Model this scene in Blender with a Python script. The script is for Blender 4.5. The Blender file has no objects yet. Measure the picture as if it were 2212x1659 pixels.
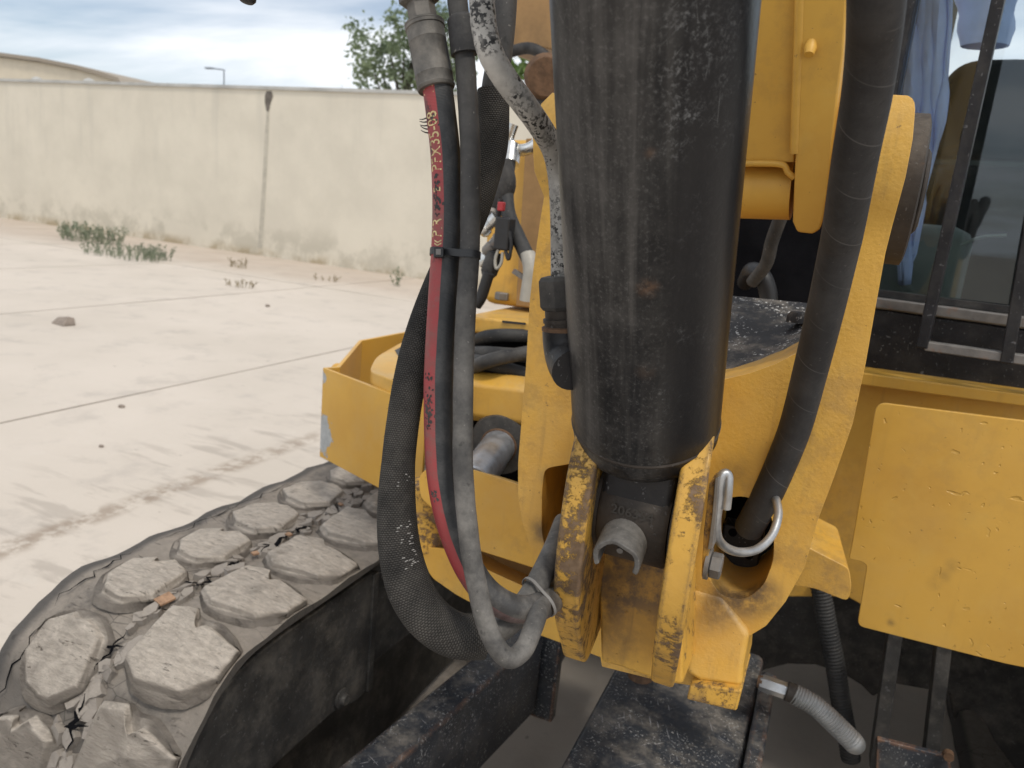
import bpy, bmesh, math, random
from mathutils import Vector, Matrix, noise as mnoise
random.seed(7)
R_ = math.radians
scene = bpy.context.scene
COL = scene.collection

# ------------------------------------------------------------------ camera
CAM_YAW, CAM_PITCH, CAM_ROLL, CAM_H = 22.5, 13.0, 5.5, 1.30
FPX, CX, CY = 1640.0, 1106.0, 829.5          # focal length and centre on the 2212 px wide survey of the photograph
def cam_axes():
    ya, p, r = R_(CAM_YAW), R_(CAM_PITCH), R_(CAM_ROLL)
    f = Vector((-math.sin(ya)*math.cos(p), math.cos(ya)*math.cos(p), -math.sin(p)))
    r0 = Vector((math.cos(ya), math.sin(ya), 0)); u0 = r0.cross(f)
    return r0*math.cos(r)+u0*math.sin(r), u0*math.cos(r)-r0*math.sin(r), f
AR, AU, AF = cam_axes()
EYE = Vector((0, 0, CAM_H))
cd = bpy.data.cameras.new('camera'); cam = bpy.data.objects.new('camera', cd); COL.objects.link(cam)
cam.matrix_world = Matrix(((AR.x, AU.x, -AF.x, 0), (AR.y, AU.y, -AF.y, 0), (AR.z, AU.z, -AF.z, CAM_H), (0, 0, 0, 1)))
cd.sensor_width = 36; cd.lens = 36*FPX/2212
cd.clip_start = 0.02; cd.clip_end = 2000
cd.dof.use_dof = True; cd.dof.focus_distance = 0.72; cd.dof.aperture_fstop = 10.0
scene.camera = cam

# ------------------------------------------------------------------ light
SUN_EL, SUN_AZ = 61.0, 130.0                 # azimuth measured clockwise from +Y
w = bpy.data.worlds.new('World'); scene.world = w; w.use_nodes = True
nt = w.node_tree; nt.nodes.clear()
def wn(t): return nt.nodes.new(t)
out = wn('ShaderNodeOutputWorld'); bg = wn('ShaderNodeBackground'); sky = wn('ShaderNodeTexSky')
sky.sky_type = 'NISHITA'; sky.sun_disc = False; sky.sun_elevation = R_(SUN_EL); sky.sun_rotation = R_(SUN_AZ)
sky.air_density = 1.0; sky.dust_density = 1.2; sky.ozone_density = 1.0
tc = wn('ShaderNodeTexCoord'); sp = wn('ShaderNodeSeparateXYZ'); nt.links.new(tc.outputs['Generated'], sp.inputs[0])
mx = wn('ShaderNodeMath'); mx.operation = 'MAXIMUM'; nt.links.new(sp.outputs[2], mx.inputs[0]); mx.inputs[1].default_value = 0.0
ad = wn('ShaderNodeMath'); ad.operation = 'ADD'; nt.links.new(mx.outputs[0], ad.inputs[0]); ad.inputs[1].default_value = 0.10
dv = wn('ShaderNodeVectorMath'); dv.operation = 'SCALE'
iv = wn('ShaderNodeMath'); iv.operation = 'DIVIDE'; iv.inputs[0].default_value = 1.0; nt.links.new(ad.outputs[0], iv.inputs[1])
nt.links.new(tc.outputs['Generated'], dv.inputs[0]); nt.links.new(iv.outputs[0], dv.inputs['Scale'])
mp = wn('ShaderNodeMapping'); mp.inputs['Scale'].default_value = (0.55, 0.95, 0.5); mp.inputs['Rotation'].default_value = (0, 0, R_(25))
mp.inputs['Location'].default_value = (1.3, 0.6, 0)
nt.links.new(dv.outputs[0], mp.inputs[0])
cn = wn('ShaderNodeTexNoise'); cn.inputs['Scale'].default_value = 0.9; cn.inputs['Detail'].default_value = 7; cn.inputs['Roughness'].default_value = 0.52
cn.inputs['Distortion'].default_value = 0.4
nt.links.new(mp.outputs[0], cn.inputs['Vector'])
mr = wn('ShaderNodeMapRange'); mr.inputs[1].default_value = 0.36; mr.inputs[2].default_value = 0.60; mr.inputs[3].default_value = 0.16; mr.inputs[4].default_value = 0.97
nt.links.new(cn.outputs['Fac'], mr.inputs[0])
mc = wn('ShaderNodeMix'); mc.data_type = 'RGBA'; nt.links.new(mr.outputs[0], mc.inputs['Factor'])
nt.links.new(sky.outputs[0], mc.inputs['A']); mc.inputs['B'].default_value = (9.2, 9.5, 9.9, 1)
nt.links.new(mc.outputs['Result'], bg.inputs[0]); bg.inputs[1].default_value = 0.092
nt.links.new(bg.outputs[0], out.inputs[0])

sd = bpy.data.lights.new('sun', 'SUN'); sun = bpy.data.objects.new('sun', sd); COL.objects.link(sun)
sd.energy = 1.5; sd.angle = R_(10); sd.color = (1.0, 0.93, 0.82)
_d = Vector((math.sin(R_(SUN_AZ))*math.cos(R_(SUN_EL)), math.cos(R_(SUN_AZ))*math.cos(R_(SUN_EL)), math.sin(R_(SUN_EL))))
sun.rotation_euler = _d.to_track_quat('Z', 'Y').to_euler()
vs = scene.view_settings
vs.view_transform = 'Standard'; vs.look = 'None'; vs.exposure = 0.34; vs.gamma = 1; vs.use_curve_mapping = False
scene.render.engine = 'CYCLES'

# ------------------------------------------------------------------ survey: photo measurement + known plane -> metres
def ray(x, y): return AR*((x-CX)/FPX) - AU*((y-CY)/FPX) + AF
def oX(x, y, X): d = ray(x, y); return EYE + d*(X/d.x)
def oY(x, y, Y): d = ray(x, y); return EYE + d*(Y/d.y)
def oZ(x, y, Z): d = ray(x, y); return EYE + d*((Z-CAM_H)/d.z)
def oP(x, y, P, N): d = ray(x, y); return EYE + d*((P-EYE).dot(N)/d.dot(N))
def at(x, y, dep): return EYE + ray(x, y)*dep

# ------------------------------------------------------------------ materials
class NB:
    def __init__(s, name):
        s.m = bpy.data.materials.new(name); s.m.use_nodes = True; s.t = s.m.node_tree; s.t.nodes.clear()
        s.out = s.t.nodes.new('ShaderNodeOutputMaterial'); s._tc = None
    def new(s, t): return s.t.nodes.new(t)
    def lk(s, a, b):
        if isinstance(a, bpy.types.NodeSocket): s.t.links.new(a, b)
        elif isinstance(a, (tuple, list)): b.default_value = tuple(a)+((1,) if len(a) == 3 and b.type == 'RGBA' else ())
        else: b.default_value = a
    def tc(s, k='Object'):
        if s._tc is None: s._tc = s.new('ShaderNodeTexCoord')
        return s._tc.outputs[k]
    def map(s, v, scale=(1,1,1), rot=(0,0,0), loc=(0,0,0)):
        n = s.new('ShaderNodeMapping'); s.lk(v, n.inputs[0]); n.inputs['Scale'].default_value = scale
        n.inputs['Rotation'].default_value = [R_(a) for a in rot]; n.inputs['Location'].default_value = loc; return n.outputs[0]
    def noise(s, scale, detail=4, rough=.55, v=None, dist=0.0, off=None):
        n = s.new('ShaderNodeTexNoise'); v = v if v is not None else s.tc()
        if off: v = s.map(v, loc=off)
        s.lk(v, n.inputs['Vector']); n.inputs['Scale'].default_value = scale
        n.inputs['Detail'].default_value = detail; n.inputs['Roughness'].default_value = rough; n.inputs['Distortion'].default_value = dist
        return n.outputs['Fac']
    def voro(s, scale, v=None, feature='F1', out='Distance', rnd=1.0):
        n = s.new('ShaderNodeTexVoronoi'); n.feature = feature; s.lk(v if v is not None else s.tc(), n.inputs['Vector'])
        n.inputs['Scale'].default_value = scale; n.inputs['Randomness'].default_value = rnd; return n.outputs[out]
    def ramp(s, x, lo, hi, a=0.0, b=1.0):
        n = s.new('ShaderNodeMapRange'); n.interpolation_type = 'SMOOTHSTEP'; s.lk(x, n.inputs[0])
        n.inputs[1].default_value = lo; n.inputs[2].default_value = hi; n.inputs[3].default_value = a; n.inputs[4].default_value = b; return n.outputs[0]
    def math(s, op, a, b=0.0):
        n = s.new('ShaderNodeMath'); n.operation = op; s.lk(a, n.inputs[0]); s.lk(b, n.inputs[1]); return n.outputs[0]
    def mul(s, a, b): return s.math('MULTIPLY', a, b)
    def add(s, a, b): return s.math('ADD', a, b)
    def mx(s, a, b): return s.math('MAXIMUM', a, b)
    def mix(s, f, a, b):
        n = s.new('ShaderNodeMix'); n.data_type = 'RGBA'; s.lk(f, n.inputs['Factor']); s.lk(a, n.inputs['A']); s.lk(b, n.inputs['B']); return n.outputs['Result']
    def fmix(s, f, a, b):
        n = s.new('ShaderNodeMix'); n.data_type = 'FLOAT'; s.lk(f, n.inputs[0]); s.lk(a, n.inputs[2]); s.lk(b, n.inputs[3]); return n.outputs[0]
    def sep(s, v):
        n = s.new('ShaderNodeSeparateXYZ'); s.lk(v, n.inputs[0]); return n.outputs
    def near(s, p, r0, r1):                      # 1 within r0 metres of point p, 0 beyond r1
        n = s.new('ShaderNodeVectorMath'); n.operation = 'DISTANCE'; s.lk(s.tc(), n.inputs[0]); n.inputs[1].default_value = tuple(p)
        return s.ramp(n.outputs['Value'], r0, r1, 1, 0)
    def up(s):
        g = s.new('ShaderNodeNewGeometry'); return s.sep(g.outputs['Normal'])[2]
    def edge(s, rad, lo=.02, hi=.2):
        b = s.new('ShaderNodeBevel'); b.samples = 4; b.inputs[0].default_value = rad
        g = s.new('ShaderNodeNewGeometry'); d = s.new('ShaderNodeVectorMath'); d.operation = 'DOT_PRODUCT'
        s.lk(b.outputs[0], d.inputs[0]); s.lk(g.outputs['Normal'], d.inputs[1])
        return s.ramp(d.outputs['Value'], 1-lo, 1-hi, 0, 1)
    def scratch(s, v, w, l, rot, thr=.70, off=0.):
        q = s.map(s.map(v, rot=(0, 0, rot), loc=(off, off*.7, off*.3)), scale=(w, l, (w+l)*.5))
        return s.ramp(s.noise(1.0, 2, .5, q, .15), thr, thr+.05)
    def rnd(s):
        return s.new('ShaderNodeObjectInfo').outputs['Random']
    def done(s, base, rough=.5, metal=0.0, bump=None, dist=.001, strength=1.0, spec=None, coat=None):
        p = s.new('ShaderNodeBsdfPrincipled'); s.lk(base, p.inputs['Base Color']); s.lk(rough, p.inputs['Roughness']); s.lk(metal, p.inputs['Metallic'])
        if spec is not None: s.lk(spec, p.inputs['Specular IOR Level'])
        if bump is not None:
            b = s.new('ShaderNodeBump'); b.inputs['Strength'].default_value = strength; b.inputs['Distance'].default_value = dist
            s.lk(bump, b.inputs['Height']); s.lk(b.outputs[0], p.inputs['Normal'])
        s.lk(p.outputs[0], s.out.inputs[0]); return s.m

M = {}
ROOT = Vector((-.12, 1.9, 0.0))
XL = Vector((.987, -.160, 0)); XN = Vector((.160, .987, 0))     # upper structure is slewed a little against the tracks
_pp = at(1893, 885, 1.16)
TX0, TX1 = -1.112, -.712; TXC = -.905
YEL, YEL2, DUST, RUST = (.66, .378, .062), (.56, .305, .046), (.50, .39, .22), (.095, .060, .040)

def yellow(name, stains=(), cast=.25, castscale=160, chips=.0, edgechip=0.0, dust=.25, grime=0.0, scratches=0.0, rough=.42):
    b = NB(name)
    big = b.noise(4, 5, .6)
    col = b.mix(b.ramp(big, .35, .7), YEL, YEL2)
    fade = b.noise(22, 5, .65, off=(3, 1, 7))
    col = b.mix(b.mul(b.ramp(fade, .5, .75), .35), col, (.64, .40, .085))
    d = b.mul(b.ramp(b.noise(9, 8, .7, off=(1, 2, 3)), .42, .68), b.ramp(b.up(), -.2, .9, .25, 1.0))
    col = b.mix(b.mul(d, dust), col, DUST)
    h = b.mul(b.mul(b.noise(castscale, 4, .6), b.ramp(b.noise(11, 3, .6, off=(5, 1, 2)), .3, .65, .45, 1.15)), cast)
    speck = b.ramp(b.noise(140, 3, .6, off=(5, 5, 5)), .70, .74)
    col = b.mix(b.mul(speck, .6), col, (.12, .07, .03))
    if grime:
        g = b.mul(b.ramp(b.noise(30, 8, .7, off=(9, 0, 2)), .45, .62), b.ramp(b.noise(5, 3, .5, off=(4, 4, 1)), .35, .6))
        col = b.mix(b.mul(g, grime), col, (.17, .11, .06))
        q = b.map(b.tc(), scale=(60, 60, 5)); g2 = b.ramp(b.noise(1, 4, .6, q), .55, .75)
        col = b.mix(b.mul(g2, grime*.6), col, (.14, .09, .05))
    for p_, r0_, r1_, k_ in stains:
        sm_ = b.mul(b.mul(b.near(p_-ROOT, r0_, r1_), b.ramp(b.noise(45, 7, .72, off=(3, 8, 1)), .22, .60)), k_)
        col = b.mix(sm_, col, (.085, .058, .038))
    rg = rough
    if chips or edgechip:
        c1 = b.noise(58, 11, .80, off=(2, 7, 1)); c2 = b.noise(9, 5, .65, off=(6, 2, 9))
        f = b.add(c1, b.mul(b.math('SUBTRACT', c2, .5), .55))
        if edgechip: f = b.add(f, b.mul(b.edge(.012, .01, .25), edgechip))
        m = b.mul(b.ramp(f, .715-chips*.5, .80-chips*.5), .94)
        rc = b.mix(b.ramp(b.noise(90, 4, .6), .35, .65), RUST, (.17, .115, .08))
        col = b.mix(m, col, rc); h = b.math('SUBTRACT', h, b.mul(m, .5)); rg = b.fmix(m, rough, .8)
    if scratches:
        s1 = b.mx(b.mx(b.scratch(b.tc(), 9, 120, 20, .70), b.scratch(b.tc(), 110, 10, 35, .71, 3.1)), b.ramp(b.noise(70, 1, .5, dist=.8), .72, .76))
        h = b.math('SUBTRACT', h, b.mul(s1, scratches))
        col = b.mix(b.mul(s1, .18), col, (.66, .44, .12))
    M[name] = b.done(col, rg, 0, h, .0016, .9)
yellow('yellow_cast', stains=[(oY(1590, 1275, .86), .012, .050, .95), (oY(1640, 1285, .86), .006, .035, .8), (oY(1665, 1200, .86), .0, .016, .6), (oY(1178, 1150, .86), .004, .032, .8), (oY(1585, 1020, .86), .0, .03, .3), (oY(1540, 1330, .85), .0, .035, .6), (oY(1185, 1030, .86), .0, .02, .5)], cast=.52, castscale=230, chips=.01, edgechip=.11, dust=.42, grime=.36)
yellow('yellow_worn', cast=.35, chips=.40, edgechip=.16, dust=.22, grime=.35)
yellow('yellow_web', stains=[(oY(1310, 1250, .775), .01, .06, .8), (oY(1330, 1380, .775), .0, .06, .6), (oY(1390, 1210, .775), .0, .035, .6)], cast=.45, chips=.24, edgechip=.1, dust=.2, grime=1.0)  # full grime: streaky dirt, plus the recess's shade darkened into it
yellow('yellow_sheet', stains=[(oP(2015, 1262, _pp, XN), .0, .016, .30), (oP(2035, 1243, _pp, XN), .0, .018, .32), (oP(2057, 1222, _pp, XN), .0, .016, .30), (oP(1925, 1345, _pp, XN), .0, .010, .6)], cast=.10, chips=.0, edgechip=.10, dust=.22, grime=.1, scratches=.8, rough=.36)
yellow('yellow_frame', cast=.12, chips=.0, edgechip=.1, dust=.42, grime=.25)
yellow('yellow_boom', cast=.10, castscale=300, chips=.03, edgechip=.06, dust=.08, grime=.12, rough=.5)

def scrape(name, spots):                          # paint rubbed through to grey metal round the given points
    b = NB(name); col = b.mix(b.ramp(b.noise(4, 5, .6), .35, .7), YEL, YEL2)
    d = b.mul(b.ramp(b.noise(9, 8, .7, off=(1, 2, 3)), .42, .68), b.ramp(b.up(), -.2, .9, .25, 1.0)); col = b.mix(b.mul(d, .4), col, DUST)
    m = None
    for p, r0, r1 in spots:
        k = b.near(p-ROOT, r0, r1); m = k if m is None else b.mx(m, k)
    n = b.add(b.mul(b.noise(38, 8, .72), .8), b.mul(m, .28)); c = b.ramp(n, .56, .585); c = b.mul(c, b.ramp(m, .05, .2))
    col = b.mix(c, col, b.mix(b.noise(60, 5, .7), (.16, .17, .18), (.58, .60, .60)))
    M[name] = b.done(col, .45, 0, b.math('SUBTRACT', b.mul(b.noise(160, 3), .12), b.mul(c, .4)), .0014, .8)

def black(name, base=(.016, .016, .018), dust=.3, rust=.2, scratch=.5, edge=.5, rough=.38, fleck=0.0, top=False):
    b = NB(name)
    col = b.mix(b.ramp(b.noise(12, 5, .6), .35, .7), base, tuple(c*1.7 for c in base))
    d = b.mul(b.ramp(b.noise(16, 9, .72, off=(1, 3, 2)), .42, .70), b.ramp(b.up(), -.1, .8, .35, 1.0))
    col = b.mix(b.mul(d, dust), col, (.30, .27, .23))
    v = b.tc()
    s = b.mx(b.mx(b.scratch(v, 14, 260, 25, .69), b.scratch(v, 240, 16, -20, .70, 2.2)), b.mx(b.scratch(v, 20, 280, -48, .70, 5.1), b.scratch(v, 18, 190, 70, .71, 7.7)))
    col = b.mix(b.mul(s, scratch), col, (.32, .32, .33))
    sp_ = b.ramp(b.noise(110, 3, .6, off=(8, 8, 1)), .69, .72)
    col = b.mix(b.mul(sp_, scratch), col, (.5, .5, .5))
    if fleck:
        f = b.mul(b.ramp(b.noise(190, 5, .65, off=(1, 9, 4)), .585, .62), b.ramp(b.noise(17, 4, .6, off=(3, 3, 8)), .44, .58))
        col = b.mix(b.mul(f, fleck), col, (.62, .62, .60))
    r = b.ramp(b.add(b.noise(26, 8, .72, off=(4, 1, 6)), b.mul(b.edge(.014, .004, .16), edge*.26)), .68, .76)
    col = b.mix(b.mul(r, rust), col, b.mix(b.noise(60, 3), (.26, .10, .04), (.42, .22, .11)))
    M[name] = b.done(col, b.fmix(d, rough, .75), 0, b.add(b.noise(120, 4, .6), b.mul(s, -.5)), .0007, .7, spec=.0 if name == 'dark_hollow' else .5 if top else .28)
black('black_beam', base=(.026, .030, .037), dust=.62, rust=.95, scratch=.8, edge=1.0, rough=.40, fleck=.55, top=True)
black('black_frame', base=(.030, .029, .028), dust=.62, rust=.1, scratch=.15, edge=.0, rough=.6)
black('black_cover', base=(.020, .020, .022), dust=.85, rust=.0, scratch=.12, edge=.0, rough=.55, fleck=1.0)
black('black_cab', base=(.012, .012, .014), dust=.18, rust=.0, scratch=.25, edge=.0, rough=.4)
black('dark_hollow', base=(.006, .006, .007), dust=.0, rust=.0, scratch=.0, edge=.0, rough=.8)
black('dark_pin', base=(.030, .024, .020), dust=.3, rust=.3, scratch=.1, edge=.2, rough=.55)

def barrel():                                     # big lift-cylinder tube: dusty, scratched, rust spots
    b = NB('cylinder_paint'); uv = b.tc('UV'); v = b.tc()
    col = b.mix(b.ramp(b.noise(9, 5, .6), .35, .7), (.009, .009, .010), (.018, .018, .019))
    u = b.sep(uv)[0]
    st = b.map(uv, scale=(58, 2.4, 1), rot=(0, 0, 2.5)); streak = b.ramp(b.noise(1, 7, .62, st, .5), .40, .80)
    side = b.ramp(u, CYL_U0-.012, CYL_U0+.012, 1.0, .22)      # dust plus the sky-lit yard half; the cab half's shade is put into colour
    dusty = b.mul(b.add(b.mul(streak, .65), b.mul(b.ramp(b.noise(20, 6, .7), .38, .7), .35)), side)
    col = b.mix(b.mul(dusty, .46), col, (.235, .220, .205))
    grain = b.noise(330, 5, .7, off=(7, 1, 1))
    col = b.mix(b.mul(b.ramp(grain, .50, .74), b.mul(side, .20)), col, (.30, .29, .28))
    zone = b.mul(b.ramp(u, CYL_U0-.020, CYL_U0+.003), b.ramp(u, CYL_U0+.080, CYL_U0+.030))
    core = b.mul(b.ramp(u, CYL_U0-.012, CYL_U0+.004), b.ramp(u, CYL_U0+.036, CYL_U0+.016))
    zz = b.ramp(b.noise(13, 6, .70, off=(2, 2, 2)), .425, .61)
    scuff = b.mul(b.ramp(grain, .46, .66), b.ramp(b.noise(52, 6, .72, off=(7, 1, 6)), .46, .62))
    s = b.scratch(uv, 45, 620, 28, .645)
    for w_, l_, a_, t_, o_ in ((620, 40, 12, .655, 2.), (50, 700, -42, .645, 4.), (36, 760, 64, .655, 7.), (760, 50, 48, .65, 9.), (50, 560, 82, .645, 12.)):
        s = b.mx(s, b.scratch(uv, w_, l_, a_, t_, o_))
    s = b.mul(b.mul(s, b.ramp(b.noise(120, 3, .6), .44, .62)), .7)
    mask = b.mx(b.mul(b.mul(b.mx(s, scuff), core), zz), b.mul(b.mul(b.mx(b.mul(s, .6), b.mul(scuff, .7)), zone), b.mul(zz, .55)))
    col = b.mix(b.mul(b.ramp(u, CYL_U0, CYL_U0+.012), .55), col, (.007, .007, .009))  # shaded half painted darker still
    col = b.mix(b.mul(mask, .36), col, (.34, .345, .35))
    far = b.mul(b.mx(b.scratch(uv, 420, 14, 3, .72, 21), b.ramp(b.noise(130, 3, .6, off=(1, 1, 9)), .74, .77)), .14)
    col = b.mix(far, col, (.34, .34, .34))
    rs = None
    for p, r0, r1, k in CYL_RUST:
        m = b.mul(b.mul(b.near(p, r0, r1), b.ramp(b.noise(55, 8, .75, off=(3, 4, 1)), .38, .60)), k)
        rs = m if rs is None else b.mx(rs, m)
    col = b.mix(rs, col, b.mix(b.noise(70, 3), (.13, .062, .032), (.33, .20, .12)))
    M['cylinder_paint'] = b.done(col, b.fmix(b.mx(dusty, rs), .30, .62), 0, b.add(b.mul(mask, -.4), b.noise(160, 3)), .0004, .5, spec=.24)

def rubber(name, base=(.030, .030, .031), dust=.5, dcol=(.23, .215, .195), bumpscale=220, helix=0.0, specks=.4, low=False):
    b = NB(name)
    d = b.add(b.mul(b.ramp(b.noise(18, 8, .7), .35, .72), .7), b.mul(b.noise(160, 4, .7), .35))
    if low: d = b.mul(d, b.ramp(b.sep(b.tc())[2], 1.36, .98, .30, 1.0))
    col = b.mix(b.mul(d, dust), base, dcol)
    col = b.mix(b.mul(b.ramp(b.noise(260, 2, .5, off=(3, 3, 3)), .70, .74), specks), col, (.34, .32, .29))
    col = b.mix(b.mul(b.ramp(b.noise(70, 5, .7, off=(6, 1, 3)), .62, .70), .5), col, (.02, .02, .02))
    h = b.noise(bumpscale, 4, .6)
    if helix:
        uvs = b.sep(b.tc('UV')); ph = b.math('FRACT', b.add(b.mul(uvs[1], 1/helix), b.mul(uvs[0], 1/.104)), 0)
        line = b.ramp(b.math('ABSOLUTE', b.math('SUBTRACT', ph, .5)), .0, .018, 1, 0)
        h = b.add(h, b.mul(ph, .9)); col = b.mix(b.mul(b.mul(line, b.ramp(b.noise(14, 4, .6), .4, .6)), .5), col, (.16, .155, .15))
    M[name] = b.done(col, .62, 0, h, .0006, .6, spec=.3)
rubber('hose_rubber', dust=.42)
rubber('hose_dusty', dust=.95, dcol=(.25, .235, .215), low=True)
rubber('hose_clean', base=(.026, .027, .029), dust=.16)
rubber('hose_spiral', base=(.024, .024, .026), dust=.24, dcol=(.16, .155, .15), helix=.052, specks=.1)
rubber('cap_rubber', base=(.014, .015, .018), dust=.35)

def striped():
    b = NB('hose_red_stripe'); uvs = b.sep(b.tc('UV'))
    cir = 2*math.pi*RED_R
    d = b.math('ABSOLUTE', b.math('SUBTRACT', b.mul(uvs[0], 1/cir), .512))
    wob = b.mul(b.math('SUBTRACT', b.noise(40, 4, .6), .5), .012)
    red = b.ramp(b.add(d, wob), .110, .118, 1, 0)
    base = b.mix(b.mul(b.ramp(b.noise(40, 6, .7), .4, .75), .4), (.024, .026, .029), (.13, .125, .12))
    rc = b.mix(b.ramp(b.noise(26, 6, .7), .4, .7), (.30, .042, .046), (.20, .07, .062))
    rc = b.mix(b.mul(b.ramp(b.noise(60, 8, .7, off=(2, 5, 1)), .52, .72), .55), rc, (.16, .10, .09))
    q = b.map(b.tc('UV'), scale=(120, 30, 1))
    w1 = b.ramp(b.noise(1, 7, .75, q), .50, .55); w2 = b.ramp(b.noise(9, 3, .6, off=(3, 1, 1)), .48, .56)
    ctr = b.ramp(b.math('ABSOLUTE', b.math('SUBTRACT', b.mul(uvs[0], 1/cir), .52)), .03, .07, 1, 0)
    worn = b.mul(b.mul(w1, w2), ctr)
    col = b.mix(red, base, b.mix(worn, rc, (.02, .018, .018)))
    low = b.ramp(b.sep(b.tc())[2], .96-ROOT.z, 1.0-ROOT.z, 1, 0)
    col = b.mix(b.mul(low, .85), col, b.mix(b.ramp(b.noise(40, 7, .7), .35, .65), (.055, .052, .05), (.17, .158, .145)))
    lay = b.math('SINE', b.mul(b.add(uvs[1], b.mul(uvs[0], .35)), 2600), 0)
    M['hose_red_stripe'] = b.done(col, .55, 0, b.add(b.mul(lay, .15), b.noise(200, 3)), .0004, .6)

def woven():
    b = NB('woven_sleeve'); uvs = b.sep(b.tc('UV'))
    P = 2*math.pi/.0024
    row = b.math('FLOOR', b.mul(uvs[1], 1/.0018), 0)
    sh = b.mul(b.math('MODULO', row, 2.0), math.pi)
    a = b.math('ABSOLUTE', b.math('SINE', b.mul(b.add(b.mul(uvs[0], P), sh), .5), 0), 0)
    c = b.math('ABSOLUTE', b.math('SINE', b.mul(uvs[1], math.pi/.0018), 0), 0)
    h = b.mul(a, c)
    d = b.ramp(b.noise(14, 7, .7), .35, .7)
    col = b.mix(b.mul(h, .8), (.012, .012, .012), (.055, .052, .049))
    col = b.mix(b.mul(b.mul(d, .55), b.add(b.mul(h, .7), .3)), col, (.19, .175, .155))
    low = b.ramp(b.sep(b.tc())[2], .86-ROOT.z, .95-ROOT.z, 1, 0)
    col = b.mix(b.mul(low, .45), col, (.11, .10, .09))
    M['woven_sleeve'] = b.done(col, .85, 0, h, .0011, 1.0, spec=.2)

def track_rubber(name, lug, light=None):
    b = NB(name); v = b.tc()
    off = b.new('ShaderNodeCombineXYZ'); b.lk(b.mul(b.rnd(), 37.0), off.inputs[0])
    va = b.new('ShaderNodeVectorMath'); va.operation = 'ADD'; b.lk(v, va.inputs[0]); b.lk(off.outputs[0], va.inputs[1]); v = va.outputs[0]
    dark = (.075, .070, .067) if not lug else (.17, .15, .13)
    d = b.add(b.mul(b.ramp(b.noise(11, 8, .68, v), .18, .50), .85), b.mul(b.ramp(b.noise(50, 6, .7, v), .4, .7), .25))
    upf = b.ramp(b.up(), .25, .85, .15, 1.0)
    col = b.mix(b.mul(b.mul(d, upf), 1.0 if lug else b.ramp(b.sep(b.tc())[0], TX0-ROOT.x+.018, TX0-ROOT.x+.04, .12, .92)), dark, (.72, .64, .55) if lug else (.325, .285, .242))
    q = b.map(v, scale=(1, 3.6, 1), rot=(0, 0, 24))
    cr = b.ramp(b.noise(34, 9, .74, q, .35), .33, .40, 0, 1)
    cr2 = b.ramp(b.voro(24, b.map(v, scale=(1, 1.8, 1)), 'DISTANCE_TO_EDGE'), .0, .035, 0, 1)
    h = b.add(b.mul(b.noise(42, 9, .80, q, .3), 1.8), b.mul(cr, .6))
    if light: col = b.mix(.55, col, light)
    if lug:
        rdg = b.noise(42, 8, .78, q, .3)
        col = b.mix(b.mul(b.ramp(rdg, .60, .34), .6), col, (.33, .285, .24))
        col = b.mix(b.math('SUBTRACT', 1.0, b.mx(cr, .35)), col, (.09, .075, .06))
        col = b.mix(b.ramp(b.sep(b.tc())[2], .0065, .0025), col, b.mix(b.ramp(b.noise(30, 6, .7, v), .35, .65), (.19, .165, .142), (.27, .238, .204)))
    else: col = b.mix(b.mul(b.mul(b.math('SUBTRACT', 1.0, cr2), .55), b.ramp(b.noise(6, 3, .5, v), .48, .6)), col, (.03, .028, .026))
    col = b.mix(b.mul(b.ramp(b.noise(120, 5, .7, v), .62, .72), .35), col, (.06, .055, .05))
    M[name] = b.done(col, .85, 0, h, .0065 if lug else .0026, .9, spec=.25)

def metal(name, base, rough=.4, metallic=.9, dust=.3, dcol=(.3, .28, .25), rust=0.0):
    b = NB(name)
    col = b.mix(b.ramp(b.noise(30, 5, .65), .35, .7), base, tuple(c*.65 for c in base))
    d = b.mul(b.ramp(b.noise(24, 7, .7, off=(2, 2, 4)), .38, .68), dust)
    col = b.mix(d, col, dcol)
    if rust: col = b.mix(b.mul(b.ramp(b.noise(34, 6, .7, off=(7, 2, 4)), .56, .66), rust), col, (.28, .13, .06))
    M[name] = b.done(col, b.fmix(d, rough, .75), b.fmix(d, metallic, .0), b.noise(200, 3), .0003, .6)
metal('galvanised', (.50, .51, .52), .42, .85, .25, (.35, .34, .33))
metal('ferrule_steel', (.10, .095, .088), .55, .5, .85, (.20, .185, .165))
metal('rod_steel', (.50, .52, .55), .35, .75, .35, (.42, .44, .47))
metal('chrome', (.72, .72, .70), .22, 1.0, .15)
metal('dull_steel', (.22, .21, .20), .55, .6, .6, (.24, .22, .20), .3)
metal('spring_steel', (.46, .46, .45), .5, .6, .5, (.36, .34, .32))

def speckled():
    b = NB('speckled_pipe_paint')
    base = b.mix(b.ramp(b.noise(40, 6, .7), .35, .7), (.33, .32, .30), (.46, .445, .42))
    pat = b.ramp(b.noise(290, 4, .62), .50, .54); zone = b.ramp(b.noise(24, 5, .65, off=(2, 2, 5)), .40, .60)
    sp_ = b.mx(b.mul(pat, zone), b.ramp(b.noise(150, 2, .5, off=(1, 1, 1)), .66, .69))
    col = b.mix(sp_, base, (.017, .017, .018))
    M['speckled_pipe_paint'] = b.done(col, .6, 0, b.mul(sp_, .5), .0005, .6)
speckled()

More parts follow.
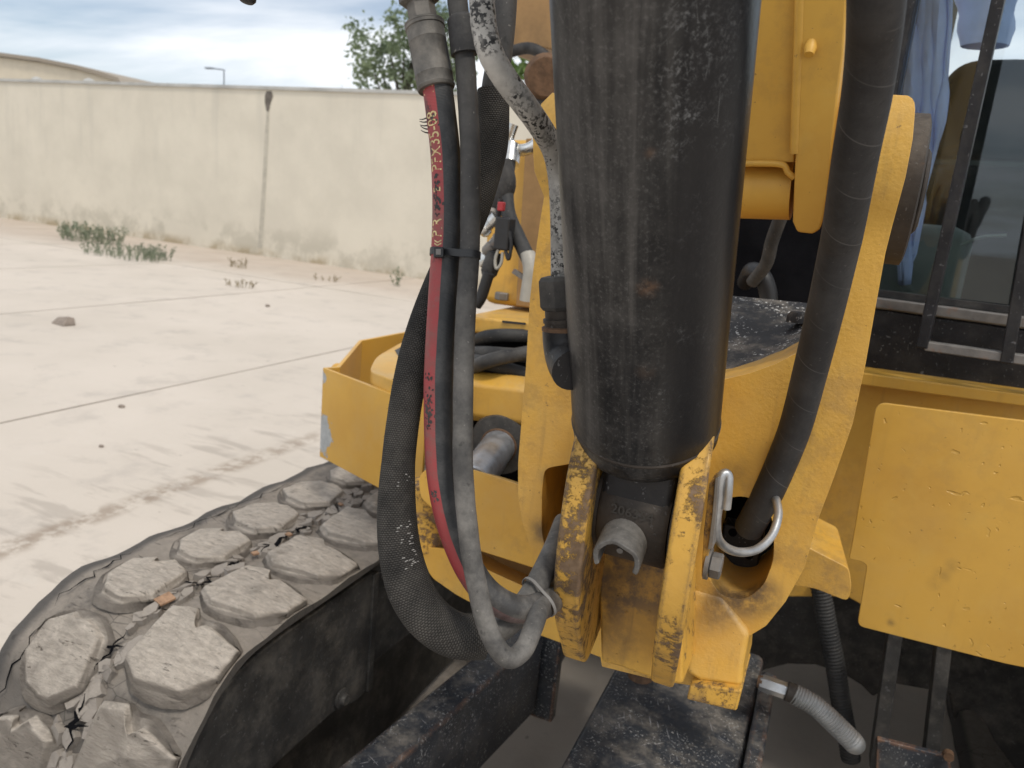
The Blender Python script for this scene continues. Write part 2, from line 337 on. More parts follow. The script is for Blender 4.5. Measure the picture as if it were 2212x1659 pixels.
def plain(name, col, rough=.6, metal_=0., var=.25, scale=20, bump=.0008, spec=None):
    b = NB(name)
    c = b.mix(b.ramp(b.noise(scale, 6, .65), .35, .7), col, tuple(x*(1-var) for x in col))
    M[name] = b.done(c, rough, metal_, b.noise(scale*6, 4), bump, .6, spec)
plain('tie_plastic', (.018, .019, .021), .42, 0, .3, 60, .0002)
plain('tie_ring', (.20, .19, .18), .6)
plain('print_yellow', (.68, .55, .28), .6, 0, .4, 120, .0001)
plain('print_white', (.40, .39, .37), .8, 0, .5, 120, .0001)
plain('cord_orange', (.40, .245, .15), .9, 0, .4, 120)
plain('white_plastic', (.44, .42, .37), .5)
plain('red_plastic', (.5, .04, .05), .5)
plain('wire_black', (.02, .02, .022), .5)
plain('cloth_blue', (.48, .62, .95), .9, 0, .18, 7, .002, .1)  # colour of the window's pale reflection, carried by a cloth
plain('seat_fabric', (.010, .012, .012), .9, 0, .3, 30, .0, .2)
plain('cab_interior', (.040, .054, .050), .8, 0, .4, 6, .0)
plain('cab_interior_pale', (.16, .20, .18), .8, 0, .3, 4, .0)
plain('stamp_steel', (.045, .040, .035), .6, .2)
plain('stone_grey', (.30, .25, .21), .9, 0, .3, 30, .003)
plain('lamp_grey', (.22, .25, .30), .5)
plain('bark', (.10, .085, .07), .9, 0, .4, 10, .01)
plain('building_cream', (.66, .59, .47), .8, 0, .08, 2)
plain('building_trim', (.36, .31, .25), .8)
plain('rust_brown', (.16, .09, .05), .85, 0, .5, 40, .002)
plain('dull_brown_paint', (.33, .19, .07), .5, 0, .3, 12)  # yellow paint with shade put into the colour: box side, nose, hood

def leafy(name, a, c, trans=.25):
    b = NB(name); r = b.noise(1.3, 3, .6); r2 = b.noise(14, 2, .5)
    col = b.mix(b.ramp(b.add(b.mul(r, .6), b.mul(r2, .4)), .38, .62), a, c)
    p = b.new('ShaderNodeBsdfPrincipled'); b.lk(col, p.inputs['Base Color']); p.inputs['Roughness'].default_value = .6
    t = b.new('ShaderNodeBsdfTranslucent'); b.lk(col, t.inputs[0]); m = b.new('ShaderNodeMixShader'); m.inputs[0].default_value = trans
    b.lk(p.outputs[0], m.inputs[1]); b.lk(t.outputs[0], m.inputs[2]); b.lk(m.outputs[0], b.out.inputs[0]); M[name] = b.m
leafy('leaf_tree', (.15, .20, .12), (.29, .35, .21), .5)
leafy('leaf_bright', (.12, .20, .05), (.20, .28, .09))
leafy('leaf_weed', (.15, .19, .12), (.25, .28, .19))
leafy('leaf_dry', (.26, .21, .13), (.36, .30, .19))

def glass():
    b = NB('window_glass_tint')
    t = b.new('ShaderNodeBsdfTransparent'); t.inputs[0].default_value = (.955, .985, .98, 1)
    g = b.new('ShaderNodeBsdfGlossy'); g.inputs['Roughness'].default_value = .02; g.inputs[0].default_value = (.9, .95, 1, 1)
    f = b.new('ShaderNodeFresnel'); f.inputs[0].default_value = 1.52
    d = b.new('ShaderNodeBsdfDiffuse'); d.inputs[0].default_value = (.40, .40, .37, 1)
    m = b.new('ShaderNodeMixShader'); b.lk(f.outputs[0], m.inputs[0]); b.lk(t.outputs[0], m.inputs[1]); b.lk(g.outputs[0], m.inputs[2])
    m2 = b.new('ShaderNodeMixShader'); b.lk(b.mul(b.ramp(b.noise(7, 8, .7), .42, .8), .06), m2.inputs[0]); b.lk(m.outputs[0], m2.inputs[1]); b.lk(d.outputs[0], m2.inputs[2])
    b.lk(m2.outputs[0], b.out.inputs[0]); M['window_glass_tint'] = b.m
glass()

def concrete():
    b = NB('yard_concrete'); v = b.tc()
    rv = b.new('ShaderNodeCombineXYZ'); b.lk(b.mul(b.rnd(), 19.0), rv.inputs[2])
    big = b.noise(.5, 6, .6, off=(3, 3, 0)); mid = b.noise(2.6, 9, .68, off=(1, 7, 0)); fine = b.noise(40, 6, .7)
    col = b.mix(b.ramp(big, .3, .7), (.60, .535, .465), (.53, .472, .405))
    col = b.mix(b.mul(b.ramp(mid, .50, .70), .42), col, (.36, .325, .29))
    col = b.mix(b.mul(b.ramp(b.noise(7, 7, .7, off=(5, 2, 0)), .55, .74), .35), col, (.62, .575, .51))
    col = b.mix(b.mul(b.ramp(fine, .58, .75), .22), col, (.27, .25, .22))
    # crawler prints: stacked smears beside the machine
    q = b.map(v, scale=(1.5, 6.5, 1), rot=(0, 0, -8)); pr = b.ramp(b.noise(1.6, 5, .6, q, .4), .52, .64)
    px = b.sep(v); band = b.mul(b.ramp(px[0], -3.3, -2.7), b.ramp(px[0], -1.25, -1.5)); band = b.mul(band, b.ramp(px[1], 4.6, 3.4))
    col = b.mix(b.mul(b.mul(pr, band), .6), col, (.37, .325, .28))
    q2 = b.map(v, scale=(9, .55, 1), rot=(0, 0, 4)); ln = b.mul(b.ramp(b.noise(9, 6, .7), .40, .58), b.mul(b.ramp(b.math('ABSOLUTE', b.add(px[0], 2.46)), .02, .09, 1, 0), b.ramp(px[1], 4.2, 2.6)))
    col = b.mix(b.mul(ln, .65), col, (.24, .18, .13))
    wl = b.ramp(px[1], 8.3, 9.6); col = b.mix(b.mul(wl, b.mul(b.noise(1.4, 6, .6), .75)), col, (.40, .31, .24))
    spots = b.ramp(b.noise(11, 3, .6, off=(9, 1, 0)), .71, .735); col = b.mix(b.mul(spots, .45), col, (.20, .17, .14))
    M['yard_concrete'] = b.done(col, .9, 0, b.add(b.mul(mid, .6), b.mul(fine, .4)), .004, .6, spec=.25)
    b = NB('joint_filler'); c = b.mix(b.noise(3, 6), (.20, .175, .15), (.11, .095, .08)); M['joint_filler'] = b.done(c, .95, 0, b.noise(50, 4), .004)
    b = NB('far_ground_earth'); c = b.mix(b.noise(.3, 6), (.46, .41, .35), (.36, .31, .25)); M['far_ground_earth'] = b.done(c, .95)
concrete()

def plaster():
    b = NB('wall_plaster'); v = b.tc(); p = b.sep(v)
    col = b.mix(b.ramp(b.noise(.8, 6, .62), .32, .68), (.70, .65, .55), (.63, .585, .495))
    z = p[2]
    blot = b.mul(b.ramp(b.noise(1.6, 8, .66, off=(4, 0, 2)), .44, .62), b.ramp(z, .75, .25, .12, 1))
    col = b.mix(b.mul(blot, .6), col, (.42, .39, .32))
    lowb = b.mul(b.ramp(z, .22, .02), b.ramp(b.noise(1.1, 6, .7), .42, .6)); col = b.mix(b.mul(lowb, .75), col, (.33, .255, .15))
    q = b.map(v, scale=(3.2, 3.2, .35)); dr = b.mul(b.ramp(b.noise(1, 6, .65, q), .52, .7), b.ramp(z, .9, 2.4))
    col = b.mix(b.mul(dr, .25), col, (.44, .42, .37))
    pale = b.ramp(b.noise(3, 5, .6, off=(1, 9, 9)), .62, .75); col = b.mix(b.mul(pale, .4), col, (.68, .64, .54))
    M['wall_plaster'] = b.done(col, .92, 0, b.noise(6, 8, .6), .01, .5, spec=.2)
plaster()
plain('wall_cap', (.50, .50, .48), .9, 0, .25, 2)
plain('wall_stain', (.17, .15, .13), .95, 0, .4, 12, .003)
plain('wall_streak', (.52, .485, .41), .95, 0, .25, 8, .003)

# ------------------------------------------------------------------ objects
def tag(o, label=None, cat=None, group=None, kind=None):
    for k, v in (('label', label), ('category', cat), ('group', group), ('kind', kind)):
        if v: o[k] = v
    return o
def empty(name, loc, label, cat, group=None):
    o = bpy.data.objects.new(name, None); COL.objects.link(o); o.location = loc; o.empty_display_size = .2
    return tag(o, label, cat, group)
EXC = empty('excavator', ROOT, 'yellow mini excavator with black lift cylinder and rubber tracks on pale concrete', 'excavator')
def base_of(parent):
    return ROOT if parent is not None and (parent is EXC or parent.get('_exc')) else Vector((0, 0, 0))
def obj(name, bm, mat, parent=EXC, smooth=40, bevel=0, seg=2, base=None):
    b0 = base if base is not None else base_of(parent)
    bmesh.ops.recalc_face_normals(bm, faces=bm.faces[:])
    if b0.length: bmesh.ops.translate(bm, verts=bm.verts[:], vec=-b0)
    me = bpy.data.meshes.new(name); bm.to_mesh(me); bm.free()
    o = bpy.data.objects.new(name, me); COL.objects.link(o)
    if isinstance(mat, str): me.materials.append(M[mat])
    else:
        for m_ in mat: me.materials.append(M[m_])
    if smooth:
        me.shade_smooth(); me.set_sharp_from_angle(angle=R_(smooth))
    if bevel:
        md = o.modifiers.new('bevel', 'BEVEL'); md.width = bevel; md.segments = seg; md.limit_method = 'ANGLE'; md.angle_limit = R_(35); md.harden_normals = True
    if parent is not None:
        o.parent = parent
        if parent is EXC or parent.get('_exc'): o['_exc'] = 1
    return o
def raw(name, verts, faces, mat, parent=EXC, **k):
    bm = bmesh.new(); vs_ = [bm.verts.new(v) for v in verts]
    for f in faces: bm.faces.new([vs_[i] for i in f])
    return obj(name, bm, mat, parent, **k)
def rounded(pts, r, n=4):
    """round the corners of a closed 2-D outline; r may be one radius or one per corner"""
    out_ = []; L = len(pts)
    for i in range(L):
        p = Vector(pts[i]); a = Vector(pts[i-1]); c = Vector(pts[(i+1) % L]); rr = r[i] if isinstance(r, (list, tuple)) else r
        if rr <= 0: out_.append(tuple(p)); continue
        ra = min(rr, (a-p).length*.45); rc = min(rr, (c-p).length*.45)
        s = p+(a-p).normalized()*ra; e = p+(c-p).normalized()*rc
        for k in range(n+1):
            t = k/n; out_.append(tuple(s*(1-t)**2+p*2*t*(1-t)+e*t*t))
    return out_
def plate_bm(pts, ext, holes=(), bm=None):
    """closed planar outline of 3-D points pushed back along ext"""
    bm = bm or bmesh.new(); ext = Vector(ext)
    if not holes:
        f = bm.faces.new([bm.verts.new(p) for p in pts]); fs = [f]
    else:
        es = []
        for lp in [pts]+list(holes):
            vv = [bm.verts.new(p) for p in lp]
            es += [bm.edges.new((vv[i], vv[(i+1) % len(vv)])) for i in range(len(vv))]
        r = bmesh.ops.triangle_fill(bm, use_beauty=True, edges=es); fs = [g for g in r['geom'] if isinstance(g, bmesh.types.BMFace)]
    r = bmesh.ops.extrude_face_region(bm, geom=fs)
    bmesh.ops.translate(bm, vec=ext, verts=[g for g in r['geom'] if isinstance(g, bmesh.types.BMVert)])
    return bm
def plate(name, pts, ext, mat, parent=EXC, holes=(), **k): return obj(name, plate_bm(pts, ext, holes), mat, parent, **k)
def box_bm(c, s, rot=None, bm=None):
    bm = bm or bmesh.new(); m = Matrix.Translation(Vector(c)) @ (rot.to_4x4() if rot else Matrix()) @ Matrix.Diagonal(Vector((s[0], s[1], s[2], 1)))
    bmesh.ops.create_cube(bm, size=1, matrix=m); return bm
def frame_of(d):
    d = Vector(d).normalized(); a = Vector((0, 0, 1)) if abs(d.z) < .9 else Vector((1, 0, 0)); x = a.cross(d).normalized(); return x, d.cross(x), d
def lathe_bm(p0, p1, prof, seg=24, bm=None, ref=None, cap=True):
    """surface of revolution: prof = [(t along p0->p1 in 0..1, radius)]; UV in metres"""
    bm = bm or bmesh.new(); p0 = Vector(p0); p1 = Vector(p1); d = (p1-p0)
    if ref is not None:
        z = d.normalized(); x = (Vector(ref)-z*Vector(ref).dot(z)).normalized(); y = z.cross(x)
    else: x, y, z = frame_of(d)
    uvl = bm.loops.layers.uv.verify(); rings = []
    for t, r in prof:
        c = p0+d*t; rings.append([bm.verts.new(c+(x*math.cos(2*math.pi*k/seg)+y*math.sin(2*math.pi*k/seg))*max(r, 1e-5)) for k in range(seg)])
    L = d.length; rm = max(r for _, r in prof)
    for i in range(len(rings)-1):
        for k in range(seg):
            f = bm.faces.new((rings[i][k], rings[i][(k+1) % seg], rings[i+1][(k+1) % seg], rings[i+1][k]))
            for lp, (kk, ii) in zip(f.loops, ((k, i), (k+1, i), (k+1, i+1), (k, i+1))): lp[uvl].uv = (kk/seg*2*math.pi*rm, prof[ii][0]*L)
    if cap: bm.faces.new(rings[0][::-1]); bm.faces.new(rings[-1])
    return bm
def lathe(name, p0, p1, prof, mat, parent=EXC, seg=24, **k): return obj(name, lathe_bm(p0, p1, prof, seg), mat, parent, **k)
def cyl(name, p0, p1, r, mat, parent=EXC, seg=20, ch=.08):
    L = (Vector(p1)-Vector(p0)).length; e = min(ch*r/L, .4)
    return lathe(name, p0, p1, [(0, r*(1-ch)), (e, r), (1-e, r), (1, r*(1-ch))], mat, parent, seg, smooth=30)
def hexnut(name, p0, p1, r, mat, parent=EXC, bm=None):
    b = lathe_bm(p0, p1, [(0, r*.88), (.12, r), (.88, r), (1, r*.88)], 6, bm)
    return b if name is None else obj(name, b, mat, parent, smooth=20, bevel=.0006)
def smooth_path(pts, n=8):
    P = [Vector(p) for p in pts]; P = [P[0]*2-P[1]]+P+[P[-1]*2-P[-2]]; out_ = []
    for i in range(1, len(P)-2):
        for k in range(n):
            t = k/n; a, b_, c, d = P[i-1], P[i], P[i+1], P[i+2]
            out_.append(.5*((2*b_)+(c-a)*t+(2*a-5*b_+4*c-d)*t*t+(3*b_-a-3*c+d)*t**3))
    out_.append(P[-2]); return out_
class Tube:
    def __init__(s, pts, rad, seg=20, n=8, ref=None, rfun=None, straight=False):
        s.P = [Vector(p) for p in pts] if straight else smooth_path(pts, n); N = len(s.P)
        s.T = [(s.P[min(i+1, N-1)]-s.P[max(i-1, 0)]).normalized() for i in range(N)]
        ref = Vector(ref) if ref is not None else Vector((0.3, -1, 0.1))
        x = (ref-s.T[0]*ref.dot(s.T[0])).normalized(); s.X = [x]
        for i in range(1, N): x = s.X[-1]; x = (x-s.T[i]*x.dot(s.T[i])).normalized(); s.X.append(x)
        s.Y = [s.T[i].cross(s.X[i]) for i in range(N)]; s.L = [0.]
        for i in range(1, N): s.L.append(s.L[-1]+(s.P[i]-s.P[i-1]).length)
        s.seg = seg; s.rad = rad; s.rfun = rfun
    def R(s, i, th):
        r = s.rad[0]+(s.rad[1]-s.rad[0])*s.L[i]/s.L[-1] if isinstance(s.rad, (tuple, list)) else s.rad
        return r*(s.rfun(s.L[i], th) if s.rfun else 1)
    def bm(s, bm=None, cap=True):
        bm = bm or bmesh.new(); uvl = bm.loops.layers.uv.verify(); rings = []; sg = s.seg
        for i in range(len(s.P)):
            rings.append([bm.verts.new(s.P[i]+(s.X[i]*math.cos(2*math.pi*k/sg)+s.Y[i]*math.sin(2*math.pi*k/sg))*s.R(i, 2*math.pi*k/sg)) for k in range(sg)])
        r0 = s.rad if not isinstance(s.rad, (tuple, list)) else s.rad[0]; C_ = 2*math.pi*r0
        for i in range(len(rings)-1):
            for k in range(sg):
                f = bm.faces.new((rings[i][k], rings[i][(k+1) % sg], rings[i+1][(k+1) % sg], rings[i+1][k]))
                for lp, (kk, ii) in zip(f.loops, ((k, i), (k+1, i), (k+1, i+1), (k, i+1))): lp[uvl].uv = (kk/sg*C_, s.L[ii])
        if cap: bm.faces.new(rings[0][::-1]); bm.faces.new(rings[-1])
        return bm
    def at(s, l, th, lift=0.):
        i = 0
        while i < len(s.L)-2 and s.L[i+1] < l: i += 1
        t = (l-s.L[i])/max(1e-6, s.L[i+1]-s.L[i]); p = s.P[i].lerp(s.P[i+1], t); x = s.X[i].lerp(s.X[i+1], t).normalized(); y = s.Y[i].lerp(s.Y[i+1], t).normalized()
        return p+(x*math.cos(th)+y*math.sin(th))*(s.R(i, th)+lift)
def tube(name, pts, rad, mat, parent=EXC, seg=18, n=8, ref=None, rfun=None, straight=False):
    return obj(name, Tube(pts, rad, seg, n, ref, rfun, straight).bm(), mat, parent, smooth=60)
def text_mesh(txt, size, bold=.0):
    cu = bpy.data.curves.new('lettering', 'FONT'); cu.body = txt; cu.size = size; cu.offset = bold; cu.resolution_u = 2
    o = bpy.data.objects.new('lettering', cu); COL.objects.link(o); bpy.context.view_layer.update()
    me = o.evaluated_get(bpy.context.evaluated_depsgraph_get()).to_mesh()
    tb = bmesh.new(); tb.from_mesh(me); bmesh.ops.triangulate(tb, faces=tb.faces[:]); tb.verts.index_update()
    v = [tuple(x.co) for x in tb.verts]; f = [tuple(q.index for q in p.verts) for p in tb.faces]; tb.free()
    bpy.data.objects.remove(o); bpy.data.curves.remove(cu); return v, f

# ================================================================== GROUND, WALL, DISTANCE
bm = bmesh.new(); bmesh.ops.create_grid(bm, x_segments=1, y_segments=1, size=600)
g0 = obj('ground', bm, 'far_ground_earth', None, smooth=0); g0.location = (0, 100, -.03); tag(g0, kind='structure')
bm = box_bm((-4, 3.0, -.022), (44, 19, .012)); obj('joint_bed', bm, 'joint_filler', g0, smooth=0, base=Vector((0, 100, -.03)))
xs = [-3.765+2.805*k for k in range(-6, 6)]
rows = [(-6.2, -.6), (-.6, 8.55), (8.55, 12.4)]
for i in range(len(xs)-1):
    for (ya, yb) in rows:
        x0, x1 = xs[i]+.013, xs[i+1]-.013; z = random.uniform(-.002, .0)
        b_ = bmesh.new(); nx, ny = 5, 8
        V = [[b_.verts.new((x0+(x1-x0)*a/nx, ya+.012+(yb-ya-.024)*c/ny, z+random.uniform(-.0015, .0015))) for a in range(nx+1)] for c in range(ny+1)]
        for c in range(ny):
            for a in range(nx): b_.faces.new((V[c][a], V[c][a+1], V[c+1][a+1], V[c+1][a]))
        rim = [e for e in b_.edges if e.is_boundary]; r = bmesh.ops.extrude_edge_only(b_, edges=rim)
        bmesh.ops.translate(b_, verts=[q for q in r['geom'] if isinstance(q, bmesh.types.BMVert)], vec=(0, 0, -.02))
        o = obj('concrete_slab', b_, 'yard_concrete', None, smooth=60); o.parent = g0; o.location = (0, -100, .03)

# yard wall (slightly skewed to the slabs)
WA = oZ(0, 470, 0); WB = oZ(905, 602, 0); wd = (WB-WA).normalized(); wn_ = Vector((-wd.y, wd.x, 0))
wbase = WA+wd*4
wall = empty('concrete_wall', wbase, 'long cream rendered yard wall with a vertical stained joint', 'wall')
WH = 2.93
jx = oP(575, 300, WA, wn_); jt = (jx-WA).dot(wd)
a0 = -30.0
segs = []; t = jt
joints = [jt-24, jt-12, jt, jt+12, jt+24]
for a, c in zip(joints[:-1], joints[1:]):
    p = WA+wd*(a+.0007); q = WA+wd*(c-.0007); b_ = bmesh.new(); n_ = 24
    pts = [p, q, q+wn_*.2, p+wn_*.2]
    lo = [b_.verts.new(Vector((v.x, v.y, -.02))) for v in pts]; hi = [b_.verts.new(Vector((v.x, v.y, WH))) for v in pts]
    b_.faces.new(lo[::-1]); b_.faces.new(hi)
    for k in range(4): b_.faces.new((lo[k], lo[(k+1) % 4], hi[(k+1) % 4], hi[k]))
    obj('wall_panel', b_, 'wall_plaster', wall, smooth=0, base=Vector((wbase.x, wbase.y, 0)))
p = WA+wd*joints[0]; q = WA+wd*joints[-1]
b_ = bmesh.new(); pts = [p-wn_*.03, q-wn_*.03, q+wn_*.23, p+wn_*.23]
lo = [b_.verts.new(Vector((v.x, v.y, WH))) for v in pts]; hi = [b_.verts.new(Vector((v.x, v.y, WH+.055))) for v in pts]
b_.faces.new(lo[::-1]); b_.faces.new(hi)
for k in range(4): b_.faces.new((lo[k], lo[(k+1) % 4], hi[(k+1) % 4], hi[k]))
obj('coping', b_, 'wall_cap', wall, smooth=0, base=wbase)
def on_wall(x, y, off=.0): return oP(x, y, WA, wn_)-wn_*off
def wall_patch(name, L, Rr, mat, off):
    b_ = bmesh.new(); vl = [b_.verts.new(on_wall(*p, off)) for p in L]; vr = [b_.verts.new(on_wall(*p, off)) for p in Rr]
    for k in range(len(L)-1): b_.faces.new((vl[k], vr[k], vr[k+1], vl[k+1]))
    r = bmesh.ops.extrude_face_region(b_, geom=b_.faces[:]); bmesh.ops.translate(b_, vec=wn_*(off+.002), verts=[v for v in r['geom'] if isinstance(v, bmesh.types.BMVert)])
    obj(name, b_, mat, wall, smooth=0, base=wbase)
wall_patch('joint_stain', [(577, 197), (573, 206), (573, 222), (577, 240)], [(587, 197), (590, 208), (585, 222), (581, 241)], 'wall_stain', .010)
wall_patch('joint_streak', [(577, 236), (572, 300), (567, 400), (560, 500), (556, 535)], [(582, 236), (580, 300), (575, 400), (569, 500), (567, 537)], 'wall_streak', .006)
for x_, y_ in ((70, 169), (183, 176)):
    pt = on_wall(x_, y_); pt.z = WH+.055
    obj('coping_lump', lathe_bm(pt+wn_*.1, pt+wn_*.1+Vector((0, 0, .07)), [(0, .12), (.6, .09), (1, .03)], 8), 'wall_cap', wall, base=wbase)

# far low-vaulted building over the wall
bb = oY(0, 300, 30); base = Vector((bb.x+2, 30, 0))
bld = empty('warehouse', base, 'cream warehouse with a low curved roof rising behind the yard wall', 'building')
rl = [oY(*p, 30.0) for p in ((-420, 70), (-300, 82), (-150, 100), (0, 123), (90, 135), (170, 151), (215, 163), (262, 179), (275, 200))]
prof = [(p.x, p.z) for p in rl]
pts = [Vector((x, 30, z)) for x, z in prof]+[Vector((prof[-1][0], 30, 0)), Vector((prof[0][0], 30, 0))]
plate('wall', pts, (0, 20, 0), 'building_cream', bld, base=base, smooth=0)
b_ = bmesh.new(); hi = [b_.verts.new((x, 29.8, z+.22)) for x, z in prof]; lo = [b_.verts.new((x, 29.8, z+.02)) for x, z in prof]; h2 = [b_.verts.new((x, 50, z+.22)) for x, z in prof]
for k in range(len(prof)-1): b_.faces.new((lo[k], lo[k+1], hi[k+1], hi[k])); b_.faces.new((hi[k], hi[k+1], h2[k+1], h2[k]))
obj('roof', b_, 'building_trim', bld, base=base)

# street lamp far behind the wall
lp = oY(484, 160, 60); base = Vector((lp.x, 60, 0)); top = oY(484, 150, 60).z
lamp = empty('street_lamp', base, 'slim grey street lamp standing far behind the yard wall', 'street lamp')
obj('pole', lathe_bm(base, (base.x, 60, top), [(0, .12), (1, .06)], 10), 'lamp_grey', lamp, base=base)
e = oY(459, 148, 60)
obj('arm', Tube([(base.x, 60, top-.05), ((base.x+e.x)/2, 60, top+.02), (e.x, 60, e.z)], .06, 8).bm(), 'lamp_grey', lamp, base=base)
b_ = box_bm((e.x-.35, 60, e.z+.02), (1.0, .35, .14)); obj('lamp_head', b_, 'lamp_grey', lamp, base=base, bevel=.03)

def tree(base, h, crown, label, mat, n, size, lean=0.):
    t = empty('tree', base, label, 'tree', 'trees beyond the yard wall'); rng = random.Random(int(abs(base.x*100)))
    b_ = Tube([(0, 0, 0), (.05*h*lean, 0, .2*h), (.02*h, .02*h, .45*h), (0, 0, .75*h)], (.05*h*.5, .012*h), 10).bm()
    for k in range(9):
        z0 = h*rng.uniform(.28, .62); c = crown[rng.randrange(len(crown))]; e_ = Vector((c[0]*.8, c[1]*.8, c[2]))
        Tube([(0, 0, min(z0, h*.6)), (e_.x*.4, e_.y*.4, z0+(e_.z-z0)*.5+.1), tuple(e_)], (.012*h, .003*h), 6, 4).bm(b_)
    obj('trunk', b_, 'bark', t, base=Vector((0, 0, 0)))
    b_ = bmesh.new()
    clumps = []
    for (cx, cy, cz, r) in crown:
        for k in range(int(n*r*r)):
            v = Vector((rng.gauss(0, 1), rng.gauss(0, 1), rng.gauss(0, .8))); v = v.normalized()*r*rng.uniform(.35, 1.05)
            clumps.append((Vector((cx, cy, cz))+v, rng.uniform(.16, .34)*r**.3))
    for c, cr in clumps:
        for k in range(16):
            p = c+Vector((rng.gauss(0, 1), rng.gauss(0, 1), rng.gauss(0, .8)))*cr*.55
            d = Vector((rng.uniform(-1, 1), rng.uniform(-1, 1), rng.uniform(-1, .35))).normalized(); s_ = size*rng.uniform(.6, 1.3)
            q_ = d.cross(Vector((rng.uniform(-1, 1), rng.uniform(-1, 1), rng.uniform(-1, 1)))).normalized()*s_*.32
            b_.faces.new([b_.verts.new(x) for x in (p, p+d*s_*.5+q_, p+d*s_, p+d*s_*.5-q_)])
    obj('crown', b_, mat, t, smooth=0, base=Vector((0, 0, 0)))
    return t
YT = 19.0
def crown_at(base, spec, Y=YT):
    out_ = []
    for x, y, rpx in spec:
        p = oY(x, y, Y); out_.append((p.x-base.x, random.uniform(-.6, .6), p.z, rpx*Y/FPX*1.12))
    return out_
b1 = oY(860, 400, YT); b1.z = 0
tree(b1, 6.0, crown_at(b1, [(778, 62, 22), (762, 52, 14), (800, 105, 36), (788, 140, 34), (830, 100, 34), (855, 150, 48), (890, 110, 44), (925, 90, 45), (880, 60, 34), (915, 40, 34), (960, 70, 46), (812, 165, 28), (940, 150, 50), (900, 170, 40), (985, 130, 50), (950, 40, 44), (965, 175, 40), (1010, 70, 50)]), 'loose grey green tree rising over the wall left of the ferrule', 'leaf_tree', 70, .14)
b2 = oY(1200, 400, 15); b2.z = 0
tree(b2, 5.0, crown_at(b2, [(1150, 130, 40), (1190, 150, 50), (1230, 110, 60), (1300, 150, 70), (1120, 165, 26)], 15), 'bright green tree seen through the gap beside the big cylinder', 'leaf_bright', 24, .26)
b3 = oY(770, 300, 24); b3.z = 0
tree(b3, 1.6, crown_at(b3, [(745, 187, 10), (772, 186, 11), (800, 188, 12)], 24), 'low dark bush just topping the wall under the loose tree', 'leaf_tree', 30, .25)

def weed(base, spread, h, n, label, mat='leaf_weed', group=None, rng=None):
    rng = rng or random.Random(int(abs(base.x*977+base.y*131))); o_ = empty('weed', base, label, 'weed', group)
    stems = bmesh.new(); lv = bmesh.new()
    for k in range(n):
        a = rng.uniform(0, 6.28); rr = spread[0]*math.sqrt(rng.random()); p = Vector((math.cos(a)*rr, math.sin(a)*rr*spread[1], 0)); hh = h*rng.uniform(.5, 1.1)
        tip = p+Vector((rng.gauss(0, .4)*hh, rng.gauss(0, .4)*hh, hh)); mid = p.lerp(tip, .5)+Vector((0, 0, hh*.12))
        Tube([p, mid, tip], (.004, .002), 4, 3).bm(stems)
        for j in range(16):
            t = rng.uniform(.1, 1); q = p.lerp(mid, t*2) if t < .5 else mid.lerp(tip, t*2-1)
            d = Vector((rng.uniform(-1, 1), rng.uniform(-1, 1), rng.uniform(.1, 1.2))).normalized(); s_ = rng.uniform(.03, .075)*max(.5, h*3)
            w_ = d.cross(Vector((rng.uniform(-1, 1), rng.uniform(-1, 1), .3))).normalized()*s_*.16
            lv.faces.new([lv.verts.new(x) for x in (q, q+d*s_*.5+w_, q+d*s_, q+d*s_*.5-w_)])
    tag(obj('stem', stems, mat, o_, base=Vector((0, 0, 0))), kind='stuff'); tag(obj('foliage', lv, mat, o_, smooth=0, base=Vector((0, 0, 0))), kind='stuff')
def gz(x, y): return oZ(x, y, 0)
weed(gz(195, 522), (.75, .45), .30, 110, 'largest grey green weed clump at the foot of the wall')
weed(gz(262, 556), (.80, .35), .20, 90, 'low spreading weed clump in front of the largest one')
weed(gz(335, 560), (.35, .5), .22, 40, 'small weed tuft at the right end of the weed patch')
weed(gz(517, 578), (.22, .5), .13, 14, 'tiny dry weed in the slab joint below the wall stain', 'leaf_dry')
weed(gz(520, 620), (.22, .5), .09, 12, 'flat dry weed at the end of the slab joint', 'leaf_dry')
weed(gz(705, 607), (.2, .5), .09, 8, 'sparse dry sprig on the concrete before the wall', 'leaf_dry')
weed(gz(858, 618), (.07, .7), .26, 6, 'single green seedling beside the hose at the wall foot')

# loose block and pebbles
bp = gz(137, 700); blk = bmesh.new()
tri = [tuple(c*.62 for c in q) for q in [(-.16, -.07, 0), (.14, -.11, 0), (.17, .06, 0), (-.10, .10, 0), (-.11, 0, .085), (.12, -.02, .125), (.15, .06, .10)]]
vv = [blk.verts.new(v) for v in tri]
for f in ((0, 3, 2, 1), (0, 1, 5, 4), (1, 2, 6, 5), (2, 3, 4, 6), (0, 4, 3), (4, 5, 6)): blk.faces.new([vv[i] for i in f])
o = obj('stone_block', blk, 'stone_grey', None, smooth=0, bevel=.008); o.location = bp; tag(o, 'broken grey brown stone block lying alone on the concrete', 'stone')
pl = [(262, 880, .015, 'small dark pebble on the slab below the nearer joint'), (218, 965, .010, 'tiny dark pebble nearest the rubber track'),
      (578, 662, .022, 'grey pebble alone on the middle slab')]
for x_, y_, r_, lab in pl:
    b_ = bmesh.new(); bmesh.ops.create_icosphere(b_, subdivisions=2, radius=r_)
    for v in b_.verts: v.co = Vector((v.co.x*1.3, v.co.y, v.co.z*.7))*(1+.35*mnoise.noise(v.co*40+Vector((x_, 0, 0))))
    o = obj('pebble', b_, 'stone_grey', None, smooth=60); o.location = gz(x_, y_)+Vector((0, 0, r_*.45)); tag(o, lab, 'pebble', 'pebbles on the yard slabs')

